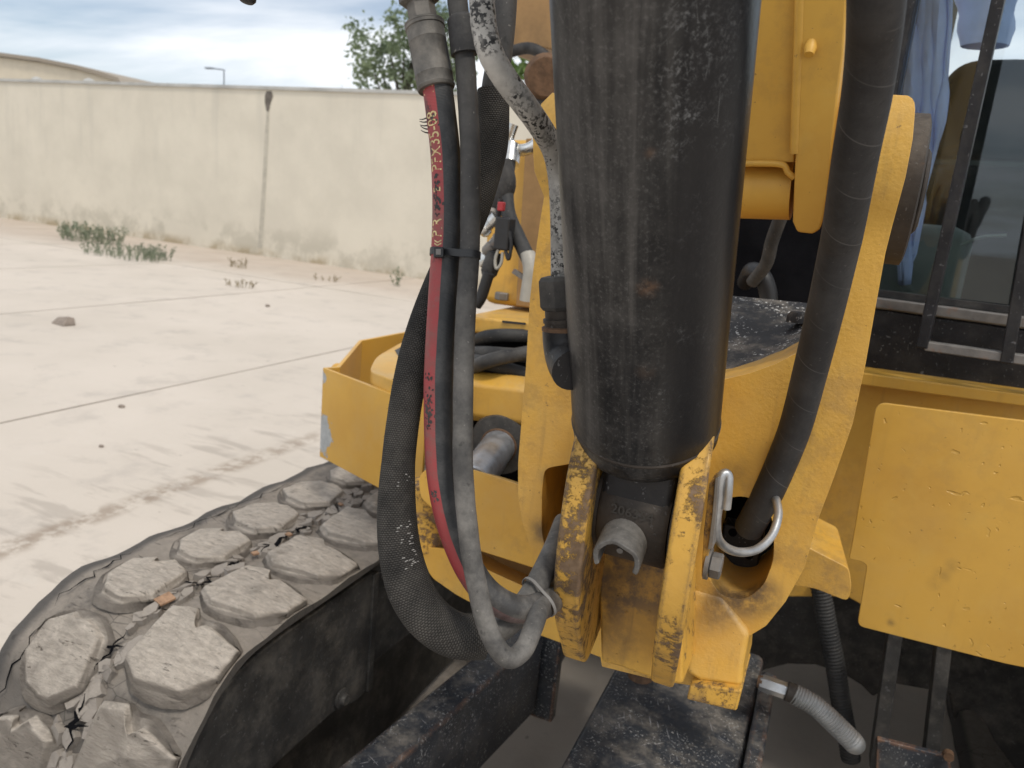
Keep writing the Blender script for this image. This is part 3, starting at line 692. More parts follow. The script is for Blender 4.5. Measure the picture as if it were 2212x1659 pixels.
# ================================================================== EXCAVATOR
# ---------------------------------------------------------------- lift cylinder
CR = .066
def axis_pt(xl, xr, y):
    a = ray(xl, y).normalized(); b = ray(xr, y).normalized(); half = a.angle(b)/2
    return EYE + (a+b).normalized()*(CR/math.sin(half))
ca = axis_pt(1187, 1645, 0); cb = axis_pt(1236, 1557, 900)
cdir = (ca-cb).normalized()
cbot = cb - cdir*((cb-at(1394, 998, (cb-EYE).dot(AF))).dot(cdir))
ctop = cbot+cdir*.62
CYL_U0 = math.pi*CR-.004
def on_barrel(x, y):
    d = ray(x, y).normalized(); c_ = cbot + cdir*((at(x, y, .56)-cbot).dot(cdir)); return c_ + (EYE-c_).normalized()*CR - ROOT
CYL_RUST = [(on_barrel(1432, 690), .003, .014, .9), (on_barrel(1400, 668), .0, .010, .5), (on_barrel(1412, 300), .0, .007, .6), (on_barrel(1345, 988), .002, .016, .6), (on_barrel(1320, 975), .0, .012, .4)]
barrel()
L = .62
lb = lathe_bm(cbot, ctop, [(0, .0505), (.004/L, .0555), (.012/L, .0625), (.020/L, .0655), (.030/L, CR), (.5, CR), (1, CR)], 72, ref=AF)
barrel_o = obj('boom_cylinder', lb, 'cylinder_paint', EXC, smooth=35)
wr = lathe_bm(cbot+cdir*.030, cbot+cdir*.0335, [(0, CR+.0001), (.5, CR+.0009), (1, CR+.0001)], 72, cap=False)
obj('weld_seam', wr, 'dark_pin', barrel_o)
# base eye on the pin
PX0, PX1 = oY(1287, 1130, .63).x, oY(1443, 1130, .63).x
py, pz = cbot.y+.003, cbot.z-.062
eb = lathe_bm((PX0, py, pz), (PX1, py, pz), [(0, .049), (.06, .052), (.94, .052), (1, .049)], 40)
eye_o = obj('cylinder_eye', eb, 'dark_pin', barrel_o)
nb = box_bm(((PX0+PX1)/2, py-.002, pz+.032), (.064, .090, .075)); obj('eye_neck', nb, 'black_cab', barrel_o, bevel=.006)
# half-round guard over the grease nipple
gc = oY(1346, 1172, py-.052); gax = Vector((.05, -1, -.30)).normalized(); gx = Vector((1, 0, 0)); gz_ = gx.cross(gax)*-1
b_ = bmesh.new(); n_ = 18; ring = []
for r_, d_ in ((.0215, -.012), (.0215, .026), (.0165, .026), (.0165, -.012)):
    ring.append([b_.verts.new(gc+gax*(d_+(.0012*math.sin(k*1.1) if d_ > 0 else 0))+(gx*math.cos(math.pi*(-.16+1.32*k/n_))+gz_*math.sin(math.pi*(-.16+1.32*k/n_)))*r_) for k in range(n_+1)])
for k in range(n_):
    for j in range(4): b_.faces.new((ring[j][k], ring[j][k+1], ring[(j+1) % 4][k+1], ring[(j+1) % 4][k]))
b_.faces.new([r[0] for r in ring]); b_.faces.new([r[-1] for r in ring][::-1])
obj('grease_guard', b_, 'hose_dusty', barrel_o, bevel=.0015)
obj('grease_nipple', lathe_bm(gc-gax*.01, gc+gax*.012, [(0, .005), (.6, .005), (.7, .003), (1, .003)], 10), 'dull_steel', barrel_o)
v, f = text_mesh('206354', .0125, .0002)
p0 = oY(1318, 1106, py-.0528); b_ = bmesh.new(); vv = [b_.verts.new(p0+Vector((a[0]*1.05, 0, a[1]-a[0]*.02))) for a in v]
for q in f: b_.faces.new([vv[i] for i in q])
obj('stamped_number', b_, 'stamp_steel', barrel_o, smooth=0)
bpy.context.view_layer.update()

# ---------------------------------------------------------------- swing bracket
BY = .86
def PB(pts, Y=BY): return [oY(x, y, Y) for x, y in pts]
outl = [(1200, 203), (1178, 228), (1162, 300), (1161, 372), (1175, 425), (1166, 480), (1152, 580), (1144, 650), (1136, 790), (1127, 900), (1119, 1000), (1119, 1070), (1127, 1125), (1145, 1180), (1172, 1218), (1215, 1238),
        (1262, 1300), (1290, 1380), (1300, 1440), (1420, 1470), (1500, 1482), (1560, 1478), (1602, 1440), (1616, 1376), (1655, 1352), (1697, 1300), (1738, 1225), (1768, 1120), (1802, 1030), (1842, 915), (1870, 785), (1892, 660), (1913, 545),
        (1934, 462), (1954, 385), (1969, 305), (1975, 240), (1974, 225), (1969, 215), (1960, 209), (1925, 207), (1868, 212), (1862, 300), (1842, 440), (1800, 600), (1765, 700), (1722, 762), (1675, 786), (1620, 806), (1562, 820), (1480, 832), (1330, 830), (1260, 800), (1240, 700), (1245, 500), (1240, 300), (1232, 215)]
h1 = rounded([(1176, 1012), (1245, 1000), (1245, 1190), (1180, 1192), (1170, 1150), (1171, 1060)], 16, 4)
h2 = rounded([(1540, 1085), (1600, 1070), (1648, 1085), (1672, 1130), (1671, 1210), (1650, 1265), (1610, 1296), (1560, 1290), (1530, 1250)], 20, 4)
bb_ = plate_bm(PB(outl), (0, .125, 0), [PB(h1), PB(h2)])
zc_ = oY(1945, 330, BY).z; zl_ = oY(1930, 490, BY).z
for k in range(14):
    z_ = zl_+(zc_+.11-zl_)*k/13
    bmesh.ops.bisect_plane(bb_, geom=bb_.verts[:]+bb_.edges[:]+bb_.faces[:], plane_co=(0, 0, z_), plane_no=(0, 0, 1))
for v in bb_.verts:                                           # the ear tops are round bosses standing proud of the arms
    if v.co.z > zl_-1e-5:
        q_ = (v.co.z-zc_)/.104; v.co.y += .050-.066*math.sqrt(max(0.0, 1-min(1, abs(q_))**2)) if v.co.z > zc_ or q_ > -.995 else 0
        if v.co.z < zl_+.006: v.co.y = v.co.y*.0+(BY if v.co.y < BY+.09 else BY+.125)
br = obj('swing_bracket', bb_, 'yellow_cast', EXC, bevel=.009, seg=3, smooth=50)
# bosses on the ears, for the boom foot pin
yb = .955
def boss(name, x0, x1, cz, r, mat='yellow_cast', y=None, parent=None):
    return lathe(name, (x0, y or yb, cz), (x1, y or yb, cz), [(0, r-.006), (.1, r), (.9, r), (1, r-.006)], mat, parent or br, 48)
ez = oY(1945, 320, BY).z
pcz = oY(1955, 412, yb).z
pe = boss('pin_plate', .034, .056, pcz, .080, 'dark_pin')
cyl('pin_cap', (.056, yb, pcz), (.063, yb, pcz), .045, 'dark_pin', pe)
bo = oX(1963, 476, .068); b_ = hexnut(None, bo, bo+Vector((.012, 0, 0)), .0105, None); hexnut(None, bo+Vector((-.004, 0, 0)), bo, .0135, None, bm=b_); obj('hex_bolt', b_, 'dull_steel', pe)

# clevis cheeks that carry the cylinder pin, splayed a little with the swung boom
CS = -.13
def cheek(x0, x1, prof, name='clevis_plate'):
    pts = [Vector((x0+CS*(y-.6), y, z)) for y, z in prof]
    return plate(name, pts, (x1-x0, 0, 0), 'yellow_worn', br, bevel=.0035, seg=2, smooth=50)
cz = pz
def cprof(zb_): return rounded([(.70, cz+.118), (.650, cz+.100), (.610, cz+.050), (.600, cz+.0), (.602, cz-.06), (.630, cz-.115), (.680, cz-.165), (.725, zb_), (.858, zb_-.015), (.858, cz+.13)], .03, 4)
zlb = oY(1290, 1452, .725).z; zrb = oY(1470, 1502, .725).z
XA = oY(1211, 1096, .6).x; XB = oY(1272, 1096, .6).x; XC = oY(1455, 1096, .6).x; XD = oY(1521, 1096, .6).x
cl1 = cheek(XA, XB, cprof(zlb)); cl2 = cheek(XC, XD, cprof(zrb))
def XR(y): return XD+CS*(y-.6)
lathe('washer', (PX0-.005, py, pz), (PX0-.001, py, pz), [(0, .047), (1, .047)], 'dark_pin', br, 36)
lathe('washer', (PX1+.001, py, pz), (PX1+.004, py, pz), [(0, .047), (1, .047)], 'dark_pin', br, 36)
# web between the cheeks
wp = [(1290, 1150), (1475, 1165), (1475, 1481), (1420, 1470), (1340, 1442), (1298, 1430)]
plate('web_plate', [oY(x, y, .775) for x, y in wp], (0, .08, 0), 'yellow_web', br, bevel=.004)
# foot under the right cheek: the casting face runs forward into it
fP0, fP1 = oY(1560, 1285, .8585), oY(1560, 1480, .835); fN = Vector((1, 0, 0)).cross(fP1-fP0).normalized()
ft = [(1490, 1270), (1560, 1290), (1619, 1372), (1606, 1440), (1603, 1488), (1512, 1474), (1480, 1455)]
plate('foot_block', [oP(x, y, fP0, fN) for x, y in ft], (0, .10, 0), 'yellow_cast', br, bevel=.007, seg=3)
ft2 = [(1512, 1478), (1603, 1492), (1591, 1538), (1482, 1512), (1490, 1482)]
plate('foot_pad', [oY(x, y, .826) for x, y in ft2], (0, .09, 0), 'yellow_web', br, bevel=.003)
# pin retainer: flat bar, bolt and bent steel hose loop
reto = plate('pin_retainer', [oY(x, y, .69) for x, y in ((1532, 1045), (1544, 1040), (1538, 1120), (1531, 1190), (1528, 1248), (1515, 1246), (1520, 1150))], (.0, .035, 0), 'yellow_worn', br, bevel=.001)
plate('retainer_bar', [oY(x, y, .685) for x, y in ((1544, 1034), (1553, 1030), (1549, 1100), (1540, 1186), (1528, 1188), (1538, 1110))], (.0, .025, 0), 'dull_steel', reto, bevel=.001)
bq = oY(1525, 1216, .70); b_ = lathe_bm(bq, bq+Vector((.004, 0, 0)), [(0, .0155), (1, .0155)], 20); hexnut(None, bq+Vector((.0042, 0, 0)), bq+Vector((.0150, 0, 0)), .0125, None, bm=b_); obj('hex_bolt', b_, 'dull_steel', reto, smooth=20)
lpn = [(1568, 1098, .705), (1572, 1060, .70), (1573, 1030, .70), (1566, 1023, .70), (1557, 1034, .70), (1553, 1080, .705), (1547, 1130, .715), (1552, 1165, .73), (1574, 1186, .75), (1606, 1193, .77), (1640, 1184, .785), (1668, 1155, .80), (1681, 1115, .815), (1678, 1085, .83), (1674, 1075, .84)]
tube('hose_loop', [at(*p) for p in lpn], .0046, 'galvanised', br, seg=14, n=5)
# block, and a near-black sheet for the shade behind the slots
b_ = box_bm((oY(1602, 1175, .97)), (.05, .03, .055)); blk_o = obj('valve_block', b_, 'black_cab', br, bevel=.003)
for dx, dz in ((-.013, .012), (.010, .013), (-.012, -.014), (.011, -.013)):
    c_ = oY(1602, 1175, .954)+Vector((dx, 0, dz)); lathe('port', c_, c_+Vector((0, .0025, 0)), [(0, .0055), (1, .0055)], 'dark_hollow', blk_o, 12)
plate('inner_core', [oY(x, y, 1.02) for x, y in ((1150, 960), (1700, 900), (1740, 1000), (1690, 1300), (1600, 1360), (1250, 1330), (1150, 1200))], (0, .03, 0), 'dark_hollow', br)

# black cover plate between the ears, tilted to the front
cvp = [oY(1570, 637, 1.15), oY(1752, 655, 1.15), oY(1735, 752, .955), oY(1645, 793, .945), oY(1600, 801, .945), oY(1540, 799, .945)]
cv = plate('cover_plate', cvp, (0, .002, -.006), 'black_cover', EXC, bevel=.001)
bm_c = oY(1722, 690, 1.06); b_ = lathe_bm(bm_c+Vector((0, 0, -.004)), bm_c+Vector((0, .0, .010)), [(0, .015), (.6, .015), (1, .011)], 6); obj('cover_bolt', b_, 'black_cover', cv)

# ---------------------------------------------------------------- boom foot
fl = [(1735, -260), (1838, -260), (1830, 0), (1822, 120), (1810, 210), (1800, 300), (1790, 400), (1780, 470), (1771, 497), (1755, 507), (1722, 503), (1712, 480), (1716, 380), (1724, 200), (1729, 0)]
FY = .90
bA = oY(1740, 500, FY); bN = Vector((0, .93, .37)).normalized()
def BP(x, y, o=0.): return oP(x, y, bA+bN*o, bN)
boom = plate('boom', [BP(x, y) for x, y in fl], bN*.20, 'yellow_boom', EXC, bevel=.003, smooth=50)
lp_ = [(1380, -260), (1736, -260), (1729, 0), (1722, 200), (1716, 352), (1500, 352), (1400, 352)]
plate('boom_face', [BP(x, y, .012) for x, y in lp_], bN*.18, 'yellow_boom', boom, bevel=.002)
a = BP(1450, 408, .042); c_ = BP(1713, 412, .042)
lathe('cross_tube', a, c_, [(0, .030), (.02, .032), (1, .032)], 'yellow_boom', boom, 32)
tube('weld_bead', [BP(x, y, .010) for x, y in ((1590, 354), (1640, 353), (1690, 356), (1702, 372), (1716, 384))], .0035, 'yellow_boom', boom, seg=8)
tube('weld_bead', [BP(x, y, .004) for x, y in ((1732, -200), (1729, 0), (1727, 80), (1722, 200), (1718, 330))], .0055, 'yellow_boom', boom, seg=8)
c_ = BP(1752, 96); lathe('pipe_clip', c_+Vector((0, .004, .006)), c_+Vector((0, -.004, -.010)), [(0, .0045), (.6, .0062), (1, .0045)], 'yellow_boom', boom, 12)
uq = [BP(1400, -250, .012), BP(1836, -250, .012)]; uz = uq[1].z; ud = Vector((0, -.37, .93))
plate('boom_upper', [uq[0], uq[1], uq[1]+bN*.17, uq[0]+bN*.17], ud*1.1, 'yellow_boom', boom, bevel=.01)
# boom side ring seen between flange and hose
rz_ = oY(1798, 320, yb).z
lathe('boom_ring', (-.033, yb, rz_), (-.020, yb, rz_), [(0, .070), (.4, .076), (1, .074)], 'yellow_cast', boom, 48)

# ---------------------------------------------------------------- cab
GP = at(1930, 400, 1.45)                                      # glass plane
def PG(x, y, off=0.): return oP(x, y, GP-XN*off, XN)
cab_pts = [(1818, -600), (2900, -600), (2900, 960), (1790, 800)]
FRZ0 = PG(1900, 656).z; FRT = GP.z+1.05
gx0 = PG(1905, 400); gx0 = gx0 - Vector((0, 0, gx0.z)); gr = gx0 + XL*1.02
def UP(p, z): return Vector((p.x, p.y, z))
cz0 = oP(1880, 800, GP, XN).z
cab = plate('cab', [UP(gx0-XL*.02, FRZ0-.012), UP(gr, FRZ0-.012), UP(gr, cz0-.02), UP(gx0-XL*.10, cz0-.02), UP(gx0-XL*.10, FRZ0-.012)], XN*.05, 'black_cab', EXC, bevel=.004)
def cabplate(name, pts, ext, mat, **k): return plate(name, pts, ext, mat, cab, **k)
cabplate('pillar', [UP(gx0-XL*.10, FRZ0-.010), UP(gx0-XL*.005, FRZ0-.010), UP(gx0-XL*.005, FRT), UP(gx0-XL*.10, FRT)], XN*.07, 'black_cab', bevel=.006)
cabplate('pillar', [UP(gr-XL*.06, FRZ0-.010), UP(gr, FRZ0-.010), UP(gr, FRT), UP(gr-XL*.06, FRT)], XN*.07, 'black_cab', bevel=.006)
cabplate('header', [UP(gx0-XL*.10, FRT+.002), UP(gr, FRT+.002), UP(gr, FRT+.12), UP(gx0-XL*.10, FRT+.12)], XN*.07, 'black_cab', bevel=.006)
cabplate('roof', [UP(gx0-XL*.11, FRT+.122), UP(gr+XL*.01, FRT+.122), UP(gr+XL*.01, FRT+.17), UP(gx0-XL*.11, FRT+.17)], XN*.10, 'black_cab', bevel=.01)
cabplate('roof', [UP(p, FRT+.122) for p in (gx0-XL*.11+XN*.62, gr+XL*.01+XN*.62, gr+XL*.01+XN*1.35, gx0-XL*.11+XN*1.35)], (0, 0, .05), 'black_cab', bevel=.01)
cabplate('roof_hatch', [UP(p, FRT+.125) for p in (gx0-XL*.11+XN*.102, gr+XL*.01+XN*.102, gr+XL*.01+XN*.618, gx0-XL*.11+XN*.618)], (0, 0, .04), 'black_cab', smooth=0)
g_ = [UP(gx0-XL*.003, FRZ0+.006), UP(gr-XL*.062, FRZ0+.006), UP(gr-XL*.062, FRT-.002), UP(gx0-XL*.003, FRT-.002)]
cabplate('window_glass', [p+XN*.030 for p in g_], XN*.005, 'window_glass_tint', smooth=0)
cabplate('window_rail', [UP(gx0, FRZ0-.010)-XN*.006, UP(gr-XL*.062, FRZ0-.010)-XN*.006, UP(gr-XL*.062, FRZ0+.012)-XN*.006, UP(gx0, FRZ0+.012)-XN*.006], XN*.030, 'dull_steel', bevel=.004)
cabplate('window_gasket', [UP(gx0, FRZ0+.0135)+XN*.004, UP(gr-XL*.062, FRZ0+.0135)+XN*.004, UP(gr-XL*.062, FRZ0+.026)+XN*.004, UP(gx0, FRZ0+.026)+XN*.004], XN*.02, 'cap_rubber')
# shell: side, back with its own window, floor
cabplate('side_wall', [UP(gx0-XL*.10+XN*.072, cz0), UP(gx0-XL*.10+XN*.072, FRZ0+.05), UP(gx0-XL*.10+XN*1.30, FRZ0+.05), UP(gx0-XL*.10+XN*1.30, cz0)], XL*.03, 'cab_interior')
cabplate('rear_pillar', [UP(gx0-XL*.10+XN*1.0, FRZ0+.052), UP(gx0-XL*.10+XN*1.0, FRT), UP(gx0-XL*.10+XN*1.30, FRT), UP(gx0-XL*.10+XN*1.30, FRZ0+.052)], XL*.04, 'cab_interior')
bk = gx0+XN*1.25
cabplate('rear_wall', [UP(bk-XL*.06, cz0), UP(bk+XL*1.02, cz0), UP(bk+XL*1.02, FRZ0+.45), UP(bk-XL*.06, FRZ0+.45)], XN*.04, 'cab_interior')
cabplate('door_wall', [UP(gr+XN*.072, cz0), UP(gr+XN*.072, FRZ0+.40), UP(gr+XN*1.30, FRZ0+.40), UP(gr+XN*1.30, cz0)], -XL*.03, 'cab_interior')
cabplate('floor', [UP(gx0-XL*.06+XN*.06, cz0+.02), UP(gr+XN*.06, cz0+.02), UP(gr+XN*1.25, cz0+.02), UP(gx0-XL*.06+XN*1.25, cz0+.02)], (0, 0, -.03), 'cab_interior')
# seat
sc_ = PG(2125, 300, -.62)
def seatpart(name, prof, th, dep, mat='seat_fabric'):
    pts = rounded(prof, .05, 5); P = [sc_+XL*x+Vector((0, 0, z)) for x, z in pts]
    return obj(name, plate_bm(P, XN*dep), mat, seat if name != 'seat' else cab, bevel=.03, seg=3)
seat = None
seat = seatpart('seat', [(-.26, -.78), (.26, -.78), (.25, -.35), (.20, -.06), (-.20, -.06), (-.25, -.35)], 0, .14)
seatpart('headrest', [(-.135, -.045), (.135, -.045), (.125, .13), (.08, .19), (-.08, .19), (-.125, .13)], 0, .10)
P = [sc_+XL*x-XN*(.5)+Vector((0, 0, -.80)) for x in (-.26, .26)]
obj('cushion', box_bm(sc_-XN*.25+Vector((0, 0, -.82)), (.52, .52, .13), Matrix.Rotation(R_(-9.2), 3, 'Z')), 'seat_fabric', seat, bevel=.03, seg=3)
# console and lever inside
obj('console', box_bm(PG(1945, 610, -.30), (.24, .3, .26), Matrix.Rotation(R_(-9.2), 3, 'Z')), 'cab_interior_pale', cab, bevel=.03)
tube('lever', [PG(2040, 690, -.2), PG(2048, 560, -.2), PG(2040, 540, -.2)], .008, 'cab_interior_pale', cab)
tube('cable', [PG(2075, 530, -.05), PG(2120, 512, -.05), PG(2175, 508, -.05)], .003, 'cab_interior_pale', cab, seg=8)
# window guard: flat bars with rungs
GB = .145
def PGb(x, y, o=0.): return PG(x, y, GB+o)
def bar(name, a, b, wdt, dep, mat='black_cab', parent=None):
    a = Vector(a); b = Vector(b); d = (b-a).normalized(); s = d.cross(XN).normalized()*wdt/2
    return obj(name, plate_bm([a-s, a+s, b+s, b-s], XN*dep), mat, parent or cab, bevel=.002)
gd = bar('guard_bar', PGb(2186, -140), PGb(1990, 752), .019, .032)
gd2 = bar('guard_bar', PGb(2300, 80), PGb(2174, 785), .019, .032)
rung = bar('guard_rung', PGb(1998, 748, -.003), PGb(2168, 772, -.003), .016, .026, 'dull_steel')
rung = bar('guard_rung', PGb(2181, 774, -.003), PGb(2360, 800, -.003), .016, .026, 'dull_steel')
for k in range(1, 3): bar('guard_bar', PGb(2174+170*k*1.02, 785+26*k), PGb(2300+170*k, 80+20*k), .019, .032)
# frame below the cab
FP = oP(1790, 1000, GP-XN*.06, XN)
def PF(x, y, off=0.): return oP(x, y, FP-XN*off, XN)
fr = [(1700, 780), (1870, 802), (2212, 850), (2700, 915), (2700, 1500), (2212, 1420), (1900, 1330), (1830, 1290), (1690, 1290)]
frame = plate('upper_frame', [PF(x, y) for x, y in fr], XN*.25, 'yellow_frame', EXC, bevel=.004)
lip = [(1720, 800), (1868, 806), (2212, 852), (2700, 917), (2700, 945), (2212, 878), (1862, 832), (1720, 818)]
plate('frame_lip', [PF(x, y, .045) for x, y in lip], XN*.043, 'yellow_frame', frame, bevel=.003)
plate('frame_deck', [PF(1740, 802, .002), PF(2700, 914, .002), PF(2700, 914, -.30), PF(1740, 802, -.30)], (0, 0, -.01), 'yellow_frame', frame)
PPt = at(1893, 885, 1.16)
def PP(x, y, off=0.): return oP(x, y, PPt-XN*off, XN)
pn = [(1893, 869), (2330, 924), (2330, 1478), (2171, 1434), (1851, 1352), (1873, 1217), (1833, 1207), (1838, 1185)]
pnr = rounded(pn, [18, 10, 10, 8, 14, 12, 8, 8], 5)
pl_o = plate('front_panel', [PP(x, y) for x, y in rounded([(1893, 869), (2330, 924), (2260, 1452), (2171, 1434), (1851, 1352), (1873, 1217), (1833, 1207), (1838, 1185)], [22, 10, 4, 8, 16, 14, 8, 8], 5)], XN*.008, 'yellow_sheet', EXC, bevel=.0015, smooth=30)
# yellow tow lug behind the casting
lg = rounded([(1710, 1165), (1745, 1182), (1835, 1228), (1840, 1270), (1832, 1300), (1760, 1272), (1690, 1262)], 12, 3)
plate('tow_lug', [oY(x, y, 1.10) for x, y in lg], (-.02, .10, .02), 'yellow_cast', EXC, bevel=.012, seg=3)

# right hand body seen left of the bracket: nose, lugs, rail, deck, tool post, front guard
nose = rounded([(908, 1180), (965, 1186), (1040, 1225), (1150, 1275), (1240, 1310), (1310, 1340), (1310, 1425), (1262, 1407), (1165, 1372), (1060, 1325), (985, 1285), (935, 1250), (912, 1215)], 8, 3)
ns = plate('frame_nose', [oY(x, y, 1.0) for x, y in nose], (0, .20, -.06), 'yellow_frame', EXC, bevel=.010, seg=3)
lug = rounded([(903, 1030), (925, 1008), (1023, 1014), (1128, 1048), (1250, 1100), (1250, 1262), (1156, 1228), (1036, 1190), (985, 1168), (935, 1100), (908, 1075)], 12, 3)
plate('upper_lug', [oY(x, y, .985) for x, y in lug], (0, .10, -.040), 'yellow_frame', ns, bevel=.012, seg=3)
a = oY(928, 1182, 1.03); c_ = oY(925, 1040, 1.03)
lathe('pivot_pin', a, c_, [(0, .030), (.03, .034), (.6, .034), (.62, .031), (1, .031)], 'yellow_worn', ns, 28)
plate('nose_core', [oY(x, y, 1.07) for x, y in ((960, 1150), (1280, 1220), (1280, 1340), (1150, 1290), (1040, 1235), (960, 1200))], (0, .12, 0), 'dull_brown_paint', ns)  # brown sheet for the shaded gap between the lugs
a = oY(1040, 1015, 1.16); c_ = oY(1118, 905, 1.42)
sw = cyl('swing_cylinder', oY(1078, 962, 1.30), oY(1020, 1045, 1.12), .033, 'rod_steel', EXC, 28)
d_ = (oY(1078, 962, 1.30)-oY(1020, 1045, 1.12)).normalized(); p_ = oY(1078, 962, 1.30)
lathe('cylinder_gland', p_-d_*.003, p_+d_*.16, [(0, .038), (.01, .060), (.2, .062), (.22, .056), (1, .056)], 'hose_rubber', sw, 36)
lathe('wiper_ring', p_-d_*.006, p_-d_*.0035, [(0, .0345), (1, .0365)], 'rust_brown', sw, 28)
rl_ = [oY(1000, 803, 1.34), oY(1140, 826, 1.34)]
b_ = bmesh.new(); sec = [(0, .0), (.0, -.062), (.016, -.078), (.05, -.078), (.05, .018), (.030, .018)]
a_, c_ = oY(930, 856, 1.30), oY(1142, 884, 1.30)
plate('rail', [a_+Vector((0, y, z+.035)) for y, z in sec], c_-a_, 'yellow_frame', EXC, bevel=.006, seg=2)
dk = [oY(1028, 738, 1.42), oY(1148, 756, 1.42)]
dko = plate('deck', [oY(1000, 682, 1.42), oY(1150, 697, 1.42), oY(1150, 735, 1.42), oY(1000, 716, 1.42)], (0, .5, 0), 'yellow_frame', EXC, bevel=.006)
plate('tape_patch', [oY(x, y, 1.4185) for x, y in ((1085, 692), (1136, 697), (1136, 702), (1085, 697))], (0, -.001, 0), 'wire_black', dko)
pv = oY(1085, 648, 1.60)
b_ = hexnut(None, pv, pv+Vector((0, 0, .018)), .018, None); obj('hex_bolt', b_, 'dull_steel', dko, smooth=20)
pst = [oY(1040, 655, 1.60), oY(1172, 672, 1.60), oY(1190, 300, 1.60), oY(1050, 300, 1.60)]
post = plate('tool_box', pst, (.10, .40, 0), 'yellow_frame', EXC, bevel=.02, seg=3)
plate('box_side', [oY(1118, 660, 1.59), oY(1178, 668, 1.59), oY(1190, 300, 1.59), oY(1140, 300, 1.59)], (0, -.012, 0), 'dull_brown_paint', post, bevel=.003)  # tool box's shaded side, its shade put into a browner colour
plate('inner_core', [oY(x, y, 1.50) for x, y in ((930, 690), (1300, 730), (1300, 1120), (930, 1100))], (0, .04, 0), 'dark_hollow', EXC)  # dark sheet in place of the deep shade under the deck
plate('inner_core', [oY(x, y, 1.42) for x, y in ((1490, 380), (1830, 300), (1830, 800), (1490, 840))], (0, .04, 0), 'dark_hollow', EXC)  # dark sheet for the shaded hollow between the ears
rng = random.Random(3)
for k, (y0, y1) in enumerate(((745, 725), (762, 770), (775, 812), (800, 760))):
    tube('hydraulic_hose', [oY(1010, y0, 1.44-.03*k), oY(1060, (y0+y1)/2+rng.uniform(-14, 6), 1.40-.03*k), oY(1150, y1, 1.43-.02*k)], .014, 'hose_rubber' if k % 2 else 'hose_clean', EXC, seg=12)
tube('hydraulic_hose', [oY(1610, 610, 1.36), oY(1625, 585, 1.30), oY(1648, 600, 1.28), oY(1660, 640, 1.28), oY(1655, 690, 1.28)], .014, 'wire_black', EXC)
tube('hydraulic_hose', [oY(1690, 460, 1.2), oY(1668, 520, 1.22), oY(1655, 570, 1.24), oY(1625, 610, 1.27)], .010, 'hose_rubber', EXC)

# front corner guard of the slew body (bent plate) and rounded cover behind it
zt, zb = .945, .752
top = [(905, 868), (843, 851), (693, 786), (705, 768), (775, 735), (875, 716), (960, 700)]
tp = [oZ(x, y, zt) for x, y in top]
pb = [oZ(690, 986, zb), oZ(832, 1062, zb)]
tp[2] = Vector((pb[0].x, pb[0].y, zt)); tp[1] = Vector((pb[1].x, pb[1].y, zt))
tp[0] = tp[1]+Vector((.075, .004, 0)); tp[3] = tp[2]+Vector((.012, .03, 0))
def offset_strip(P, th):
    o_ = []
    for i, p in enumerate(P):
        d = ((P[min(i+1, len(P)-1)]-p).normalized()+(p-P[max(i-1, 0)]).normalized()).normalized(); o_.append(p+Vector((d.y, -d.x, 0))*th)
    return o_
ins = offset_strip(tp, .009)
loop = tp+ins[::-1]
scrape('yellow_guard', [(Vector((tp[2].x, tp[2].y, zb+.05)), .02, .075), (Vector((tp[2].x, tp[2].y, zt-.02)), .0, .03)])
guard = plate('corner_guard', loop, (0, 0, zb-zt), 'yellow_guard', EXC, bevel=.0015, smooth=25)
for (x_, y_) in ((728, 800), (805, 757)):
    c_ = oZ(x_, y_, zt-.06); lathe('bolt_head', c_, c_+Vector((.012, -.006, 0)), [(0, .018), (1, .015)], 'yellow_frame', guard, 12)
cvb = [oZ(x, y, .99) for x, y in ((795, 800), (830, 760), (868, 735), (950, 715), (1010, 760), (1010, 850), (900, 860))]
cvb = [Vector((p.x, p.y, .965)) for p in cvb]
sc0 = plate('side_cover', [Vector((p.x, p.y, .97)) for p in [oZ(x, y, .97) for x, y in rounded([(797, 800), (812, 770), (868, 738), (940, 724), (985, 748), (980, 790), (905, 818), (850, 822)], 12, 4)]], (0, 0, -.12), 'yellow_frame', EXC, bevel=.022, seg=3)
plate('sticker', [oZ(x, y, .9705) for x, y in ((853, 757), (872, 747), (872, 768), (862, 772))], (0, 0, .0008), 'wire_black', sc0)
# fittings, wiring and lamp bracket by the tool box
tube('grab_ring', [oY(x, y, 1.45) for x, y in ((1108, 268), (1098, 300), (1108, 322), (1140, 322), (1168, 303), (1190, 280))], .012, 'chrome', EXC, seg=14)
cn_ = tube('hose_coupling', [oY(1104, 318, 1.42), oY(1100, 356, 1.40)], .020, 'chrome', EXC, seg=16)
tube('hydraulic_hose', [oY(x, y, d) for x, y, d in ((1099, 345, 1.40), (1094, 400, 1.37), (1098, 460, 1.34), (1118, 510, 1.32), (1142, 560, 1.30))], .014, 'hose_clean', EXC, seg=14)
tube('hose_coupling', [oY(1140, 548, 1.30), oY(1146, 585, 1.29), oY(1138, 650, 1.29)], .014, 'white_plastic', EXC, seg=12)
b_ = box_bm(oY(1126, 596, 1.29), (.035, .01, .008), Matrix.Rotation(R_(25), 3, 'Y')); obj('clip', b_, 'dull_steel', EXC)
tube('corrugated_conduit', [oY(x, y, 1.36) for x, y in ((1080, 350), (1090, 400), (1070, 440), (1050, 470))], .022, 'cap_rubber', EXC, seg=16, rfun=None)
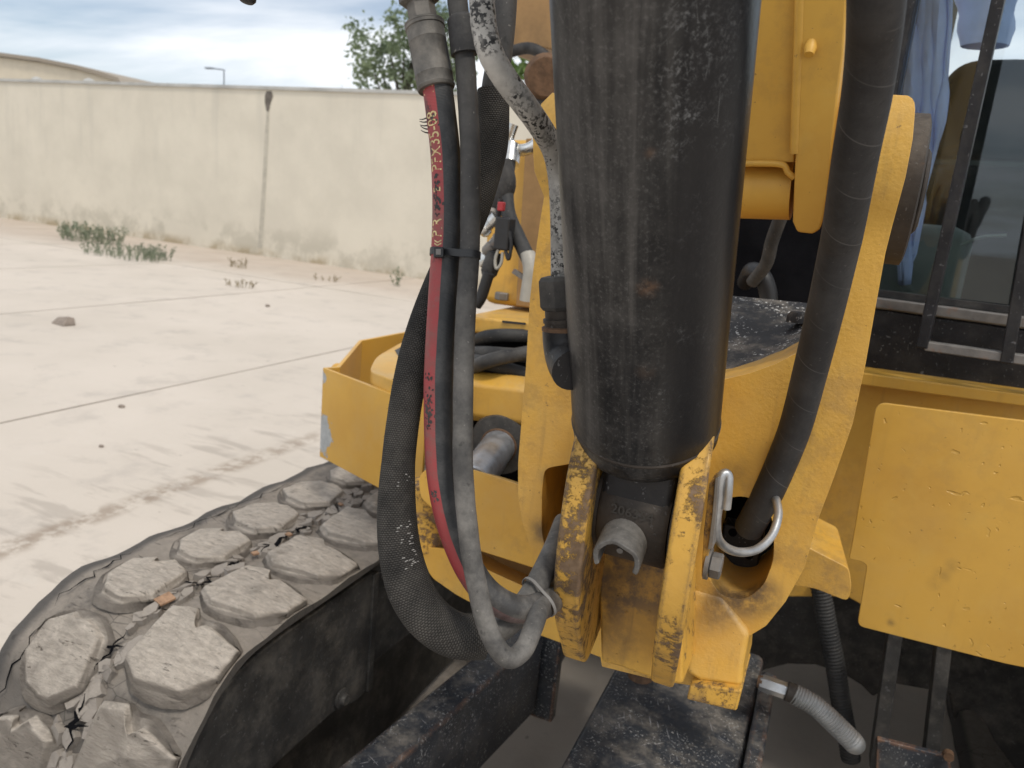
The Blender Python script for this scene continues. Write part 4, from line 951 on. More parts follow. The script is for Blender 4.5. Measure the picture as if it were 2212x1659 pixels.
for k, (a, b, r_) in enumerate((((1040, 505, 1.33), (1074, 468, 1.33), .013), ((1036, 575, 1.32), (1076, 520, 1.34), .014), ((1048, 548, 1.31), (1090, 500, 1.31), .012), ((1058, 470, 1.34), (1066, 440, 1.36), .017))):
    p, q = oY(*a), oY(*b); hh = lathe('wire_connector', p, q, [(0, r_*.7), (.1, r_), (.35, r_), (.4, r_*.75), (.6, r_*.75), (.65, r_*1.05), (1, r_)], 'chrome' if k < 2 else 'dull_steel', EXC, 12)
lathe('wire_connector', oY(1052, 600, 1.30), oY(1072, 545, 1.31), [(0, .010), (.2, .016), (.9, .017), (1, .012)], 'cap_rubber', EXC, 12)
b_ = box_bm(oY(1090, 505, 1.30), (.03, .03, .06)); obj('wire_connector', b_, 'wire_black', EXC, bevel=.004)
tube('wire', [oY(x, y, 1.29) for x, y in ((1078, 535), (1070, 560), (1072, 580), (1082, 570), (1086, 545))], .003, 'white_plastic', EXC, seg=8)
tube('wire', [oY(x, y, 1.29) for x, y in ((1088, 520), (1098, 560), (1104, 530), (1100, 500))], .0035, 'wire_black', EXC, seg=8)
tube('wire', [oY(x, y, 1.28) for x, y in ((1056, 590), (1040, 640), (1028, 660))], .011, 'wire_black', EXC, seg=10)
tube('wire', [oY(x, y, 1.30) for x, y in ((1082, 430), (1076, 470), (1082, 520))], .005, 'wire_black', EXC, seg=8)
b_ = box_bm(oY(1083, 446, 1.29), (.012, .012, .016)); obj('wire_connector', b_, 'red_plastic', EXC, bevel=.002)

# engine hood corner with black hand loop, far side of the machine
hd = [oY(x, y, 2.2) for x, y in rounded([(1050, -300), (1330, -300), (1330, 130), (1190, 108), (1150, 98), (1080, 112), (1050, 60)], 14, 4)]
hood = plate('engine_hood', hd, (.2, .9, 0), 'dull_brown_paint', EXC, bevel=.02)
tube('mirror_arm', [oY(x, y, 2.1) for x, y in ((1085, 120), (1110, 110), (1140, 104), (1165, 112), (1182, 128), (1190, 150), (1200, 200))], .016, 'cap_rubber', EXC)
mir = obj('mirror', lathe_bm(oY(1180, 166, 2.05), oY(1180, 166, 2.12), [(0, .05), (.2, .062), (.9, .06), (1, .04)], 24), 'rust_brown', EXC)
mir2 = obj('mirror_bracket', box_bm(oY(1180, 215, 2.1), (.10, .06, .12)), 'cap_rubber', EXC, bevel=.02)

# ---------------------------------------------------------------- hoses and pipe work
def dpath(pts): return [at(x, y, d) for x, y, d in pts]
def pix(p):
    v = Vector(p)-EYE; z = v.dot(AF); return CX+FPX*v.dot(AR)/z, CY-FPX*v.dot(AU)/z
def l_at_y(T, y):
    for i in range(len(T.P)-1):
        a, b = pix(T.P[i])[1], pix(T.P[i+1])[1]
        if (a-y)*(b-y) <= 0 and a != b: return T.L[i]+(T.L[i+1]-T.L[i])*(y-a)/(b-a)
    return 0
RED_R = .0124
striped(); woven()
rp = [(944, 180, .622), (953, 250, .624), (962, 331, .626), (966, 430, .628), (964, 529, .630), (956, 659, .632), (949, 780, .634), (947, 870, .635), (951, 1000, .637), (964, 1090, .640), (986, 1166, .645), (1016, 1232, .650), (1056, 1284, .655), (1110, 1314, .662), (1166, 1310, .68), (1214, 1276, .755), (1240, 1238, .86), (1250, 1200, .93)]
RT = Tube(dpath(rp), RED_R, 32, 8, ref=AR+AF)
red = obj('hydraulic_hose', RT.bm(), 'hose_red_stripe', EXC, smooth=60); tag(red, 'black hose with a worn red stripe')
def print_on(T, txt, size, y, th, mat, parent, bold=.00004, worn=None, sx=.78):
    v, f = text_mesh(txt, size, bold); l0 = l_at_y(T, y); b_ = bmesh.new(); hgt = size*.7
    V = [b_.verts.new(T.at(l0-a[0]*sx, th+(a[1]-hgt/2)/RED_R, .00018)) for a in v]
    for q in f:
        try: b_.faces.new([V[i] for i in q])
        except ValueError: pass
    if worn:
        rw = random.Random(5); kill = [fc for fc in b_.faces if mnoise.noise(fc.calc_center_median()*worn) > .50]
        bmesh.ops.delete(b_, geom=kill, context='FACES')
    return obj('lettering', b_, mat, parent, smooth=0)
TH = R_(174)
print_on(RT, 'PFM35-08', .0155, 376, TH, 'print_yellow', red, worn=260)
print_on(RT, '17', .0155, 214, TH, 'print_yellow', red, worn=260)
print_on(RT, 'PIR', .0155, 518, TH, 'print_yellow', red, worn=300)
print_on(RT, '\u00ab', .0155, 537, TH, 'print_yellow', red)
print_on(RT, 'E', .0110, 420, TH, 'print_yellow', red, worn=420)
# black rubber flecks torn out of the stripe
rw = random.Random(11); b_ = bmesh.new()
for y0, y1, n_ in ((255, 280, 10), (380, 470, 46), (805, 850, 9), (850, 925, 60), (1040, 1075, 12)):
    for k in range(n_):
        y = rw.uniform(y0, y1); l = l_at_y(RT, y); th = TH+rw.gauss(-.05, .16); s_ = rw.uniform(.0006, .0016)
        p = RT.at(l, th, .0001); pts_ = [RT.at(l+s_*math.cos(a)*rw.uniform(.6, 1.6), th+s_*math.sin(a)/RED_R*rw.uniform(.6, 1.2), .00022) for a in (0, 1.2, 2.4, 3.7, 5)]
        b_.faces.new([b_.verts.new(q) for q in pts_])
tag(obj('torn_patch', b_, 'cap_rubber', red, smooth=0), kind='stuff')
b_ = bmesh.new(); l = l_at_y(RT, 268)
for k in range(5):
    p = RT.at(l+.003*k-.006, R_(222), 0); d = (-AR+AU*rw.uniform(-.5, .5)-AF*.2).normalized(); Tube([p, p+d*.003, p+d*.006+AU*.001], (.0007, .0003), 5, 3).bm(b_)
obj('frayed_thread', b_, 'cap_rubber', red)
# crimped ferrule and stem
def crimp(name, pts, R0, mat, parent, n_=9):
    P = smooth_path(pts, n_); L_ = (P[-1]-P[0]).length
    prof = [(0, .93), (.02, .97), (.05, .99), (.06, .96), (.20, .965), (.215, .985), (.23, .965), (.72, .965), (.735, .985), (.75, .965), (.93, .97), (.94, 1.02), (.985, 1.02), (1, .95)]
    b_ = bmesh.new(); sg = 64; d = (P[-1]-P[0]).normalized(); x, y, z = frame_of(d); rg = []
    for t, k in prof:
        rg.append([b_.verts.new(P[0]+d*(t*L_)+(x*math.cos(2*math.pi*j/sg)+y*math.sin(2*math.pi*j/sg))*R0*k*(1-(.022 if .08 < t < .92 else 0)*max(0, math.cos(8*2*math.pi*j/sg))**6)) for j in range(sg)])
    for i in range(len(rg)-1):
        for j in range(sg): b_.faces.new((rg[i][j], rg[i][(j+1) % sg], rg[i+1][(j+1) % sg], rg[i+1][j]))
    b_.faces.new(rg[0][::-1]); b_.faces.new(rg[-1]); return obj(name, b_, mat, parent, smooth=30)
fe = crimp('ferrule', [at(943, 194, .622), at(917, 54, .622)], .0160, 'ferrule_steel', red)
lathe('ferrule_lip', at(917.5, 57, .622), at(916, 48, .622), [(0, .0158), (.2, .0165), (.6, .0165), (1, .0125)], 'ferrule_steel', red, 32)
hexnut('hex_stem', at(916, 50, .622), at(906, -2, .622), .0118, 'ferrule_steel', red)
lathe('swivel_nut', at(906, 8, .622), at(896, -60, .622), [(0, .0145), (.05, .0165), (1, .0165)], 'ferrule_steel', red, 6)
tube('hydraulic_hose', dpath([(893, -55, .63), (860, -140, .66), (760, -190, .70), (640, -160, .70), (560, -60, .68), (534, -12, .67)]), .0085, 'hose_rubber', EXC)
lathe('hose_end_cap', at(536, -14, .67), at(532, 6, .67), [(0, .0075), (.6, .0078), (.9, .006), (1, .002)], 'cap_rubber', EXC, 16)

tp_ = [(984, -40, .612), (990, 20, .613), (998, 70, .614), (1006, 150, .615), (1012, 250, .615), (1016, 340, .615), (1015, 529, .615), (1007, 659, .613), (1002, 780, .612), (1000, 900, .612), (1001, 1023, .612), (1012, 1154, .612), (1028, 1253, .612), (1050, 1346, .612), (1076, 1402, .613), (1103, 1422, .618), (1131, 1402, .628), (1152, 1356, .64), (1166, 1318, .66), (1188, 1270, .73), (1225, 1215, .85), (1240, 1180, .93)]
rwv = lambda l, th: 1+.03*mnoise.noise(Vector((l*60, th, 3)))
thin = obj('hydraulic_hose', Tube(dpath(tp_), .0083, 20, 8, rfun=rwv).bm(), 'hose_dusty', EXC, smooth=60); tag(thin, 'thin dusty grey hose')
tube('protective_cap', [at(996, 33, .613), at(999, 62, .613), at(1002, 92, .613), at(1005, 117, .614)], .0116, 'cap_rubber', thin, seg=24, rfun=lambda l, th: 1-.45*max(0, 1-l/.0045)**2)
ua = [(1092, -60, .66), (1090, 0, .66), (1086, 60, .66), (1078, 130, .665), (1066, 200, .67), (1064, 300, .672), (1052, 360, .672), (1022, 453, .67), (984, 540, .668), (947, 625, .664), (912, 718, .66), (886, 820, .657), (868, 930, .655), (858, 1040, .653), (858, 1130, .652), (868, 1210, .651), (892, 1285, .650), (932, 1340, .651), (985, 1372, .655), (1045, 1374, .662), (1100, 1345, .672), (1140, 1296, .688), (1172, 1240, .71), (1200, 1180, .74), (1218, 1130, .80)]
inner = obj('hydraulic_hose', Tube(dpath(ua), .0110, 20, 7).bm(), 'hose_dusty', EXC, smooth=60); tag(inner, 'hose running inside the black woven sleeve')
sl = dpath([(1066, 196, .67)]+ua[5:20]); SLV = Tube(sl, .0143, 40, 10, rfun=lambda l, th: 1+.035*mnoise.noise(Vector((l*22, math.cos(th)*1.2, math.sin(th)*1.2)))+.06*max(0, (l-.46)/.1)*mnoise.noise(Vector((l*60, th*2, 1)))+.38*max(0., min(1., (l-.34)/.10)))
b_ = SLV.bm(cap=False)
cut = [f for f in b_.faces if f.calc_center_median().dot(AR) > -9 and pix(f.calc_center_median())[1] > 1240 and pix(f.calc_center_median())[0] > 1058+18*mnoise.noise(f.calc_center_median()*90)]
bmesh.ops.delete(b_, geom=cut, context='FACES')
slv = obj('woven_sleeve', b_, 'woven_sleeve', inner, smooth=60)
rw = random.Random(4); b_ = bmesh.new()
for y0, y1 in ((1020, 1046), (1122, 1172), (1186, 1226)):
    y = y0
    while y < y1:
        l = l_at_y(SLV, y)
        for q in range(rw.randint(1, 3)):
            th = rw.uniform(-.5, .35)-.55; w_ = rw.uniform(.001, .0022)/.015
            b_.faces.new([b_.verts.new(SLV.at(l+dl, th+dt, .0003)) for dl, dt in ((0, 0), (.0007, 0), (.0007, w_), (0, w_))])
        y += rw.uniform(3, 8)
tag(obj('faded_lettering', b_, 'print_white', slv, smooth=0), kind='stuff')
b_ = bmesh.new()
for k in range(900):
    l = rw.uniform(.05, SLV.L[-1]*.9); th = rw.uniform(0, 6.28); p = SLV.at(l, th, -.0002); n__ = (p-SLV.at(l, th, -.01)).normalized()
    d = (n__+Vector((rw.uniform(-1, 1), rw.uniform(-1, 1), rw.uniform(-1, 1)))*.9).normalized(); s_ = rw.uniform(.0008, .0022); t_ = d.cross(AF).normalized()*.00012
    b_.faces.new([b_.verts.new(q) for q in (p-t_, p+t_, p+d*s_+t_*.4, p+d*s_-t_*.4)])
tag(obj('fuzz', b_, 'hose_dusty', slv, smooth=0), kind='stuff')

# black cable tie round the two hoses
def tie(name, c1, r1, c2, r2, ax, hgt, th_, mat, parent):
    ax = ax.normalized(); u = (c2-c1); u = (u-ax*u.dot(ax)).normalized(); v = ax.cross(u); pts_ = []
    for k in range(15): a = math.pi/2+math.pi*k/14; pts_.append((c1, u*math.cos(a)+v*math.sin(a), r1))
    for k in range(15): a = -math.pi/2+math.pi*k/14; pts_.append((c2, u*math.cos(a)+v*math.sin(a), r2))
    b_ = bmesh.new(); q = []
    for c_, d, r_ in pts_: q.append([b_.verts.new(c_+d*(r_+o)+ax*h) for o, h in ((0, -hgt/2), (th_, -hgt/2), (th_, hgt/2), (0, hgt/2))])
    for i in range(len(q)):
        a, c = q[i], q[(i+1) % len(q)]
        for j in range(4): b_.faces.new((a[j], a[(j+1) % 4], c[(j+1) % 4], c[j]))
    return obj(name, b_, mat, parent, smooth=40)
t_o = tie('cable_tie', at(963.5, 546, .630), RED_R, at(1013, 551, .615), .0084, AU*1.0+AR*.06, .0058, .0012, 'tie_plastic', EXC)
hp = at(948, 546, .613); hb = box_bm(hp, (.0085, .0065, .0085), Matrix(((AR.x, AF.x, AU.x), (AR.y, AF.y, AU.y), (AR.z, AF.z, AU.z))))
obj('tie_head', hb, 'tie_plastic', t_o, bevel=.0012)
hb = box_bm(hp-AF*.0034, (.0040, .002, .0045), Matrix(((AR.x, AF.x, AU.x), (AR.y, AF.y, AU.y), (AR.z, AF.z, AU.z)))); obj('tie_tail', hb, 'tie_ring', t_o)
tie('cable_tie', at(1152, 1275, .692), .0125, at(1176, 1303, .682), .0128, (at(1200, 1250, .70)-at(1140, 1300, .68)), .0028, .001, 'tie_ring', EXC)

# speckled steel pipe with union and port on the cylinder
pp = [(1039, -60, .545), (1041, 0, .545), (1046, 60, .547), (1060, 115, .55), (1090, 168, .56), (1130, 222, .575), (1166, 272, .60), (1194, 322, .625), (1207, 380, .645), (1212, 470, .652), (1213, 604, .66)]
pipe = tube('steel_pipe', dpath(pp), .0094, 'speckled_pipe_paint', EXC, seg=28, n=10)
fa = at(1213, 596, .658); fb = at(1217, 668, .664); fc = at(1219, 704, .667)
hexnut('union_nut', fa, fb, .0205, 'hose_rubber', pipe)
lathe('union_body', fb, fc, [(0, .0165), (.5, .0165), (.52, .0185), (.75, .0185), (.77, .0175), (1, .0175)], 'dark_pin', pipe, 24)
lathe('collar', fc, at(1219, 716, .668), [(0, .0175), (.2, .020), (.8, .020), (1, .0175)], 'rust_brown', pipe, 24)
pa = at(1219, 714, .668); 
blk2 = tube('port_elbow', [pa, at(1221, 745, .668), at(1227, 775, .662), at(1240, 800, .645)], .0195, 'black_cab', pipe, seg=22, n=6)

# spiral guarded hose on the cab side
sp_pts = [(1897, -120, .42), (1893, 0, .452), (1885, 105, .490), (1871, 212, .525), (1849, 331, .566), (1821, 496, .632), (1810, 549, .655), (1783, 669, .700), (1750, 803, .755), (1719, 919, .800), (1689, 997, .830), (1662, 1058, .85), (1638, 1104, .868), (1618, 1140, .895)]
spt = Tube(dpath(sp_pts), .0166, 32, 10, ref=AF)
tag(obj('hydraulic_hose', spt.bm(), 'hose_spiral', EXC, smooth=60), 'thick black hose wrapped in a spiral guard')
# fitting and spring guarded hose at the right
FQ = lambda x, y: oY(x, y, 1.36)
fx = hexnut('hex_fitting', FQ(1641, 1473), FQ(1700, 1493), .0155, 'galvanised', EXC)
b_ = lathe_bm(FQ(1636, 1471), FQ(1646, 1474), [(0, .011), (1, .013)], 16); obj('fitting_collar', b_, 'rust_brown', fx)
b_ = lathe_bm(FQ(1698, 1492), FQ(1719, 1501), [(0, .0165), (.1, .018), (.9, .018), (1, .0165)], 20); obj('fitting_sleeve', b_, 'dark_pin', fx)
P = smooth_path([FQ(1714, 1498), FQ(1760, 1524), FQ(1800, 1560), FQ(1830, 1590), FQ(1846, 1606)], 70)
sprg = obj('spring_hose', Tube(P, .0178, 20, ref=None, straight=True, rfun=lambda l, th: 1+.085*math.sin(l*2*math.pi/.0052+th)).bm(), 'spring_steel', EXC, smooth=60)
b_ = bmesh.new(); bmesh.ops.create_icosphere(b_, subdivisions=3, radius=.0185, matrix=Matrix.Translation(P[-1])); obj('hose_end_cap', b_, 'spring_steel', sprg)
P = smooth_path([oY(1772, 1262, 1.6), oY(1785, 1340, 1.6), oY(1803, 1430, 1.6), oY(1817, 1520, 1.6), oY(1832, 1600, 1.6), oY(1838, 1640, 1.6)], 50)
obj('corrugated_conduit', Tube(P, .0195, 14, straight=True, rfun=lambda l, th: 1+.06*math.sin(l*2*math.pi/.0075)).bm(), 'hose_clean', EXC, smooth=60)

# ---------------------------------------------------------------- crawler track
track_rubber('track_rubber', False); track_rubber('lug_rubber', True); track_rubber('crumb_rubber', False, (.42, .375, .33))
front = [(1.05, .634), (.95, .634), (.88, .634), (.83, .632), (.79, .626), (.745, .606), (.703, .570), (.666, .523), (.628, .450), (.604, .36), (.604, .26), (.640, .155), (.705, .075), (.80, .030), (.92, .016), (1.1, .016)]
rear = [(2.9, .016), (3.05, .030), (3.17, .08), (3.25, .16), (3.29, .26), (3.29, .37), (3.25, .47), (3.17, .56), (3.05, .618), (2.9, .634)]
mid_b = [(1.1+.2*k, .016) for k in range(1, 9)]; mid_t = [(2.9-.2*k, .634-.006*math.sin(k*.7)) for k in range(1, 9)]
loop_c = front+mid_b+rear+mid_t
def closed_path(pts, step=.022):
    n_ = len(pts); o_ = []
    for i in range(n_):
        a, b, c, d = [Vector((0, *pts[(i+k) % n_])) for k in (-1, 0, 1, 2)]
        m_ = max(2, int((c-b).length/step))
        for k in range(m_):
            t = k/m_; o_.append(.5*((2*b)+(c-a)*t+(2*a-5*b+4*c-d)*t*t+(3*b-a-3*c+d)*t**3))
    return o_
TP = closed_path(loop_c); NT = len(TP)
TT = [(TP[(i+1) % NT]-TP[i-1]).normalized() for i in range(NT)]
TNm = [Vector((0, t.z, -t.y)) for t in TT]
if TNm[0].z < 0: TNm = [-n for n in TNm]
TL = [0.]
for i in range(NT): TL.append(TL[-1]+(TP[(i+1) % NT]-TP[i]).length)
TOT = TL[-1]
def belt_pt(s, x, lift):
    s = s % TOT; i = 0
    lo, hi = 0, NT
    while hi-lo > 1:
        m_ = (lo+hi)//2
        if TL[m_] <= s: lo = m_
        else: hi = m_
    t = (s-TL[lo])/max(1e-6, TL[lo+1]-TL[lo]); p = TP[lo].lerp(TP[(lo+1) % NT], t); n_ = TNm[lo].lerp(TNm[(lo+1) % NT], t).normalized()
    return Vector((x, p.y, p.z))+n_*lift, n_
# arc length where the belt passes Y=.91 on the top run (path runs forwards there)
s0 = min((abs(p.y-.91)+(0 if p.z > .6 else 9), TL[i]) for i, p in enumerate(TP))[1]
NL = int(round(TOT/.153)); PITCH = TOT/NL
bel = bmesh.new(); ncr = 18; rows_ = []
crs = [TX0+(TX1-TX0)*k/ncr for k in range(ncr+1)]
for i in range(NT):
    p, n_ = TP[i], TNm[i]; row = []
    prof = [(TX1, -.022), (TX0, -.022)]
    for k, x in enumerate(crs):
        e = 0
        if k in (0, ncr): e = -.006
        cen = -.007*math.exp(-((x-TXC)/.025)**2)
        wv = .0035*mnoise.noise(Vector((x*9, TL[i]*9, 0)))+.0022*mnoise.noise(Vector((x*34, TL[i]*34, 5)))
        ph = math.cos(2*math.pi*(TL[i]-s0)/PITCH)*(1 if x > TXC else -1)
        side = .0035*ph*(1-math.exp(-((x-TXC)/.05)**2))
        row.append(bel.verts.new(Vector((x+(.002*mnoise.noise(Vector((TL[i]*30, k, 2))) if k in (0, ncr) else 0), p.y, p.z))+n_*(e+cen+wv+side)))
    row += [bel.verts.new(Vector((x, p.y, p.z))+n_*o) for x, o in ((TX1, -.018), (TX1-.02, -.026), (TX0+.02, -.026), (TX0, -.018))]
    rows_.append(row)
for i in range(NT):
    a, c = rows_[i], rows_[(i+1) % NT]
    for k in range(len(a)): bel.faces.new((a[k], a[(k+1) % len(a)], c[(k+1) % len(a)], c[k]))
track = obj('rubber_track', bel, 'track_rubber', EXC, smooth=50); tag(track, 'dusty cracked rubber track')
def lug_mesh(inner, seed):
    """raised tread block in its own frame: x across the belt (outwards from the centre line), y along it, z up"""
    rg = random.Random(seed)
    if inner: poly = [(.038, .052), (.040, -.034), (.078, -.058), (.150, -.050), (.186, -.016), (.184, .030), (.122, .044), (.106, .038), (.080, .058)]
    else: poly = [(.024, .040), (.022, -.036), (.055, -.060), (.104, -.054), (.140, -.016), (.138, .034), (.100, .050), (.088, .043), (.066, .058)]
    poly = [(x+rg.uniform(-.007, .007), y+rg.uniform(-.005, .005)) for x, y in poly]
    poly = rounded(poly, .003, 1); poly = [tuple(Vector(poly[i]).lerp(Vector(poly[(i+1) % len(poly)]), t/3)) for i in range(len(poly)) for t in range(3)]; nb_ = len(poly); cx = sum(p[0] for p in poly)/nb_; cy = sum(p[1] for p in poly)/nb_
    b_ = bmesh.new(); H_ = .0150+rg.uniform(-.002, .002)
    rings = [(.0, 0), (.2, 0), (.4, 0), (.6, 0), (.78, 0), (.91, 0), (.97, -.0008), (1.0, -.004), (1.03, -.0085), (1.07, -.0115), (1.20, -.0130), (1.30, -.024)]; R__ = []
    for r_, dz in rings:
        ring = []
        for k, (x, y) in enumerate(poly):
            q = Vector((min(cx+(x-cx)*r_*1.05, .190), cy+(y-cy)*1.05*(r_ if y < cy or r_ < 1.1 else 1.09), H_+dz)); nz = Vector((q.x*45+seed*7, q.y*45, seed))
            if r_ <= .95: q.z += .0026*mnoise.noise(nz)+.0009*mnoise.noise(Vector((q.x*35, q.y*170, seed)))
            if r_ > 1.1:
                an = math.atan2(y-cy, x-cx); rx_ = max(abs(p_[0]-cx) for p_ in poly)*1.06; ry_ = max(abs(p_[1]-cy) for p_ in poly)*(1.18 if math.sin(an) < 0 else .92); f_ = r_/1.2
                q.x = min(.190, q.x*.35+(cx+math.cos(an)*rx_*f_)*.65); q.y = q.y*.35+(cy+math.sin(an)*ry_*f_)*.65; q.z += .002*mnoise.noise(q*60)
            if r_ < 1.1: q.z -= max(0., q.x-(.125 if inner else .095))*.14
            if .8 < r_ < 1.1: q.x += .0022*mnoise.noise(nz*1.2)+.0026*mnoise.noise(nz*4); q.y += .0022*mnoise.noise(nz*1.2+Vector((9, 0, 0)))+.0026*mnoise.noise(nz*4+Vector((4, 0, 0)))
            ring.append(b_.verts.new(q))
            if r_ == 0: break
        R__.append(ring)
    for k in range(nb_): b_.faces.new((R__[0][0], R__[1][k], R__[1][(k+1) % nb_]))
    for i in range(1, len(R__)-1):
        for k in range(nb_): b_.faces.new((R__[i][k], R__[i+1][k], R__[i+1][(k+1) % nb_], R__[i][(k+1) % nb_]))
    bmesh.ops.recalc_face_normals(b_, faces=b_.faces[:])
    me = bpy.data.meshes.new('tread_lug'); b_.to_mesh(me); b_.free(); me.materials.append(M['lug_rubber']); me.shade_smooth(); return me
variants = {True: [lug_mesh(True, k) for k in range(5)], False: [lug_mesh(False, 20+k) for k in range(5)]}
rw = random.Random(2)
for inner_side in (True, False):
    for k in range(NL):
        s = s0+PITCH*(k+(0 if inner_side else .40)); p, n_ = belt_pt(s, TXC, .001); q1, _ = belt_pt(s+.01, TXC, .001); q0, _ = belt_pt(s-.01, TXC, .001)
        ty = (q0-q1).normalized(); tx = Vector((1, 0, 0)) if inner_side else Vector((-1, 0, 0))
        if not inner_side: ty = ty
        o = bpy.data.objects.new('tread_lug', rw.choice(variants[inner_side])); COL.objects.link(o); o.parent = track; p = p-ROOT
        o.matrix_local = Matrix(((tx.x, ty.x, n_.x, p.x), (tx.y, ty.y, n_.y, p.y), (tx.z, ty.z, n_.z, p.z), (0, 0, 0, 1)))
# crumbling rubber and bared fabric along the centre line
cr = bmesh.new(); fab = bmesh.new(); hole = bmesh.new()
s_a = s0-.75; 
for k in range(190):
    s = s0+rw.uniform(-1.05, .62); x = TXC+rw.gauss(.0, .018); p, n_ = belt_pt(s, x, .001)
    q, _ = belt_pt(s+.01, x, .001); t_ = (q-p).normalized(); X_ = Vector((1, 0, 0)); sz = rw.uniform(.006, .024); n6 = rw.randint(5, 7)
    a0_ = rw.uniform(0, 6); ring = []; tilt = Vector((rw.gauss(0, .12), rw.gauss(0, .12)))
    pts_ = [(math.cos(a0_+6.283*j/n6)*sz*rw.uniform(.55, 1.15), math.sin(a0_+6.283*j/n6)*sz*rw.uniform(.7, 1.5)) for j in range(n6)]
    hh = rw.uniform(.001, .007)
    topv = [cr.verts.new(p+X_*a*.85+t_*b*.85+n_*(hh+a*tilt.x+b*tilt.y+rw.uniform(-.001, .001))) for a, b in pts_]; botv = [cr.verts.new(p+X_*a+t_*b-n_*.008) for a, b in pts_]
    cr.faces.new(topv)
    for j in range(n6): cr.faces.new((topv[j], botv[j], botv[(j+1) % n6], topv[(j+1) % n6]))
for s_, x_, w_, l_, an in ((-.135, .004, .024, .028, .2), (.06, .012, .012, .013, .4), (.155, .01, .013, .010, .1), (.33, .004, .012, .008, .4)):
    p, n_ = belt_pt(s0-s_-.05, TXC+x_, .0075); q, _ = belt_pt(s0-s_-.04, TXC+x_, .0075); t_ = (q-p).normalized(); X_ = Vector((1, 0, 0))
    a_, b2_ = X_*math.cos(an)+t_*math.sin(an), t_*math.cos(an)-X_*math.sin(an)
    plate_bm([p+a_*i*w_/2+b2_*j*l_/2+n_*.003 for i, j in ((-1, -1), (1, -.8), (.9, 1), (-1, .9))], -n_*.003, bm=fab)
def crack(sa, xa, sb, xb, wd_, n_=9):
    up_, dn_ = [], []
    for k in range(n_+1):
        t = k/n_; s_ = sa+(sb-sa)*t; x_ = xa+(xb-xa)*t+rw.gauss(0, .0045)*(0 < t < 1); p, n0 = belt_pt(s0-s_, x_, .0055); q, _ = belt_pt(s0-s_+.01, x_, .0055)
        d_ = (q-p).normalized()*(xb-xa)+Vector((1, 0, 0))*(sb-sa); d_ = d_.normalized(); h_ = wd_*(.12+math.sin(math.pi*t))*rw.uniform(.35, 1.15)
        up_.append(hole.verts.new(p+d_*h_)); dn_.append(hole.verts.new(p-d_*h_))
    for k in range(n_): hole.faces.new((up_[k], up_[k+1], dn_[k+1], dn_[k]))
for sa in (-.62, -.50, -.40, -.29, -.18, -.10, -.02, .07, .16, .26, .36):
    o_ = rw.uniform(-.012, .012)
    crack(sa-.03+rw.uniform(-.02, .02), TXC+o_, sa+.02+rw.uniform(-.01, .03), TXC+o_+rw.uniform(-.015, .015), rw.uniform(.0025, .0055))
    if rw.random() < .7: crack(sa-.01, TXC+o_-.02, sa+.005, TXC+o_+.022, rw.uniform(.0015, .004), 6)
crack(-.46, TX0+.040, -.18, TX0+.052, .0022, 26); crack(-.16, TX0+.050, .02, TX0+.040, .0018, 18); crack(.05, TX0+.035, .45, TX0+.045, .0016, 24)
for k in range(16):
    sa = rw.uniform(-.6, .4); xa = rw.uniform(TX0+.05, TX1-.03); crack(sa, xa, sa+rw.uniform(-.03, .03), xa+rw.uniform(-.03, .03), .0011, 6)
tag(obj('torn_rubber', cr, 'crumb_rubber', track, smooth=0), kind='stuff')
tag(obj('bared_fabric', fab, 'cord_orange', track, smooth=0), kind='stuff')
tag(obj('tear', hole, 'dark_hollow', track, smooth=0), kind='stuff')
# track frame with idler, rollers, sprocket
fp = rounded([(.635, .40), (.68, .495), (.74, .56), (.80, .585), (.88, .592), (1.165, .592), (1.165, .335), (1.12, .325), (1.05, .352), (.86, .352), (.76, .30), (.66, .31)], .02, 3)
tf = plate('track_frame', [Vector((-.728, y, z)) for y, z in fp], (-.05, 0, 0), 'black_frame', EXC, bevel=.004)
plate('frame_beam', [Vector((-.752, y, z)) for y, z in ((1.16, .575), (3.0, .575), (3.0, .33), (1.30, .345), (1.16, .36))], (-.22, 0, 0), 'black_frame', tf, bevel=.004)
plate('roller_guard', [Vector((-.80, y, z)) for y, z in ((.86, .36), (3.0, .36), (3.0, .07), (.95, .07), (.84, .2))], (-.02, 0, 0), 'black_frame', tf, bevel=.003)  # added dark plate for the shaded band below the frame
plate('flange', [Vector((-.724, y, z)) for y, z in ((1.150, .588), (1.168, .588), (1.168, .328), (1.150, .330))], (-.03, 0, 0), 'black_frame', tf, bevel=.002)
c_ = Vector((-.726, 1.06, .372)); obj('frame_bolt', lathe_bm(c_, c_+Vector((.014, 0, 0)), [(0, .020), (.3, .020), (.5, .012), (1, .010)], 12), 'black_frame', tf)
for nm, y, z, r_ in (('idler', .925, .325, .27), ('sprocket', 2.97, .325, .27), ('roller', 1.45, .13, .09), ('roller', 1.8, .13, .09), ('roller', 2.15, .13, .09), ('roller', 2.5, .13, .09)):
    lathe(nm, (-.86, y, z), (-.96, y, z), [(0, r_*.9), (.1, r_), (.9, r_), (1, r_*.9)], 'black_frame', tf, 36)
# the other track, a copy
def copy_tree(o, parent, dx):
    c = o.copy(); COL.objects.link(c); c.parent = parent
    if dx: c.location = o.location+Vector((dx, 0, 0))
    for ch in list(o.children):
        if ch.name.startswith('tread_lug'):
            wl_ = ch.matrix_local.translation+ROOT
            if wl_.y < 1.0: continue
        copy_tree(ch, c, 0)
    return c
t2 = copy_tree(track, EXC, 1.60); t2['label'] = 'far rubber track under the cab'; t3 = copy_tree(tf, EXC, 1.60); t3['label'] = 'track frame under the cab'

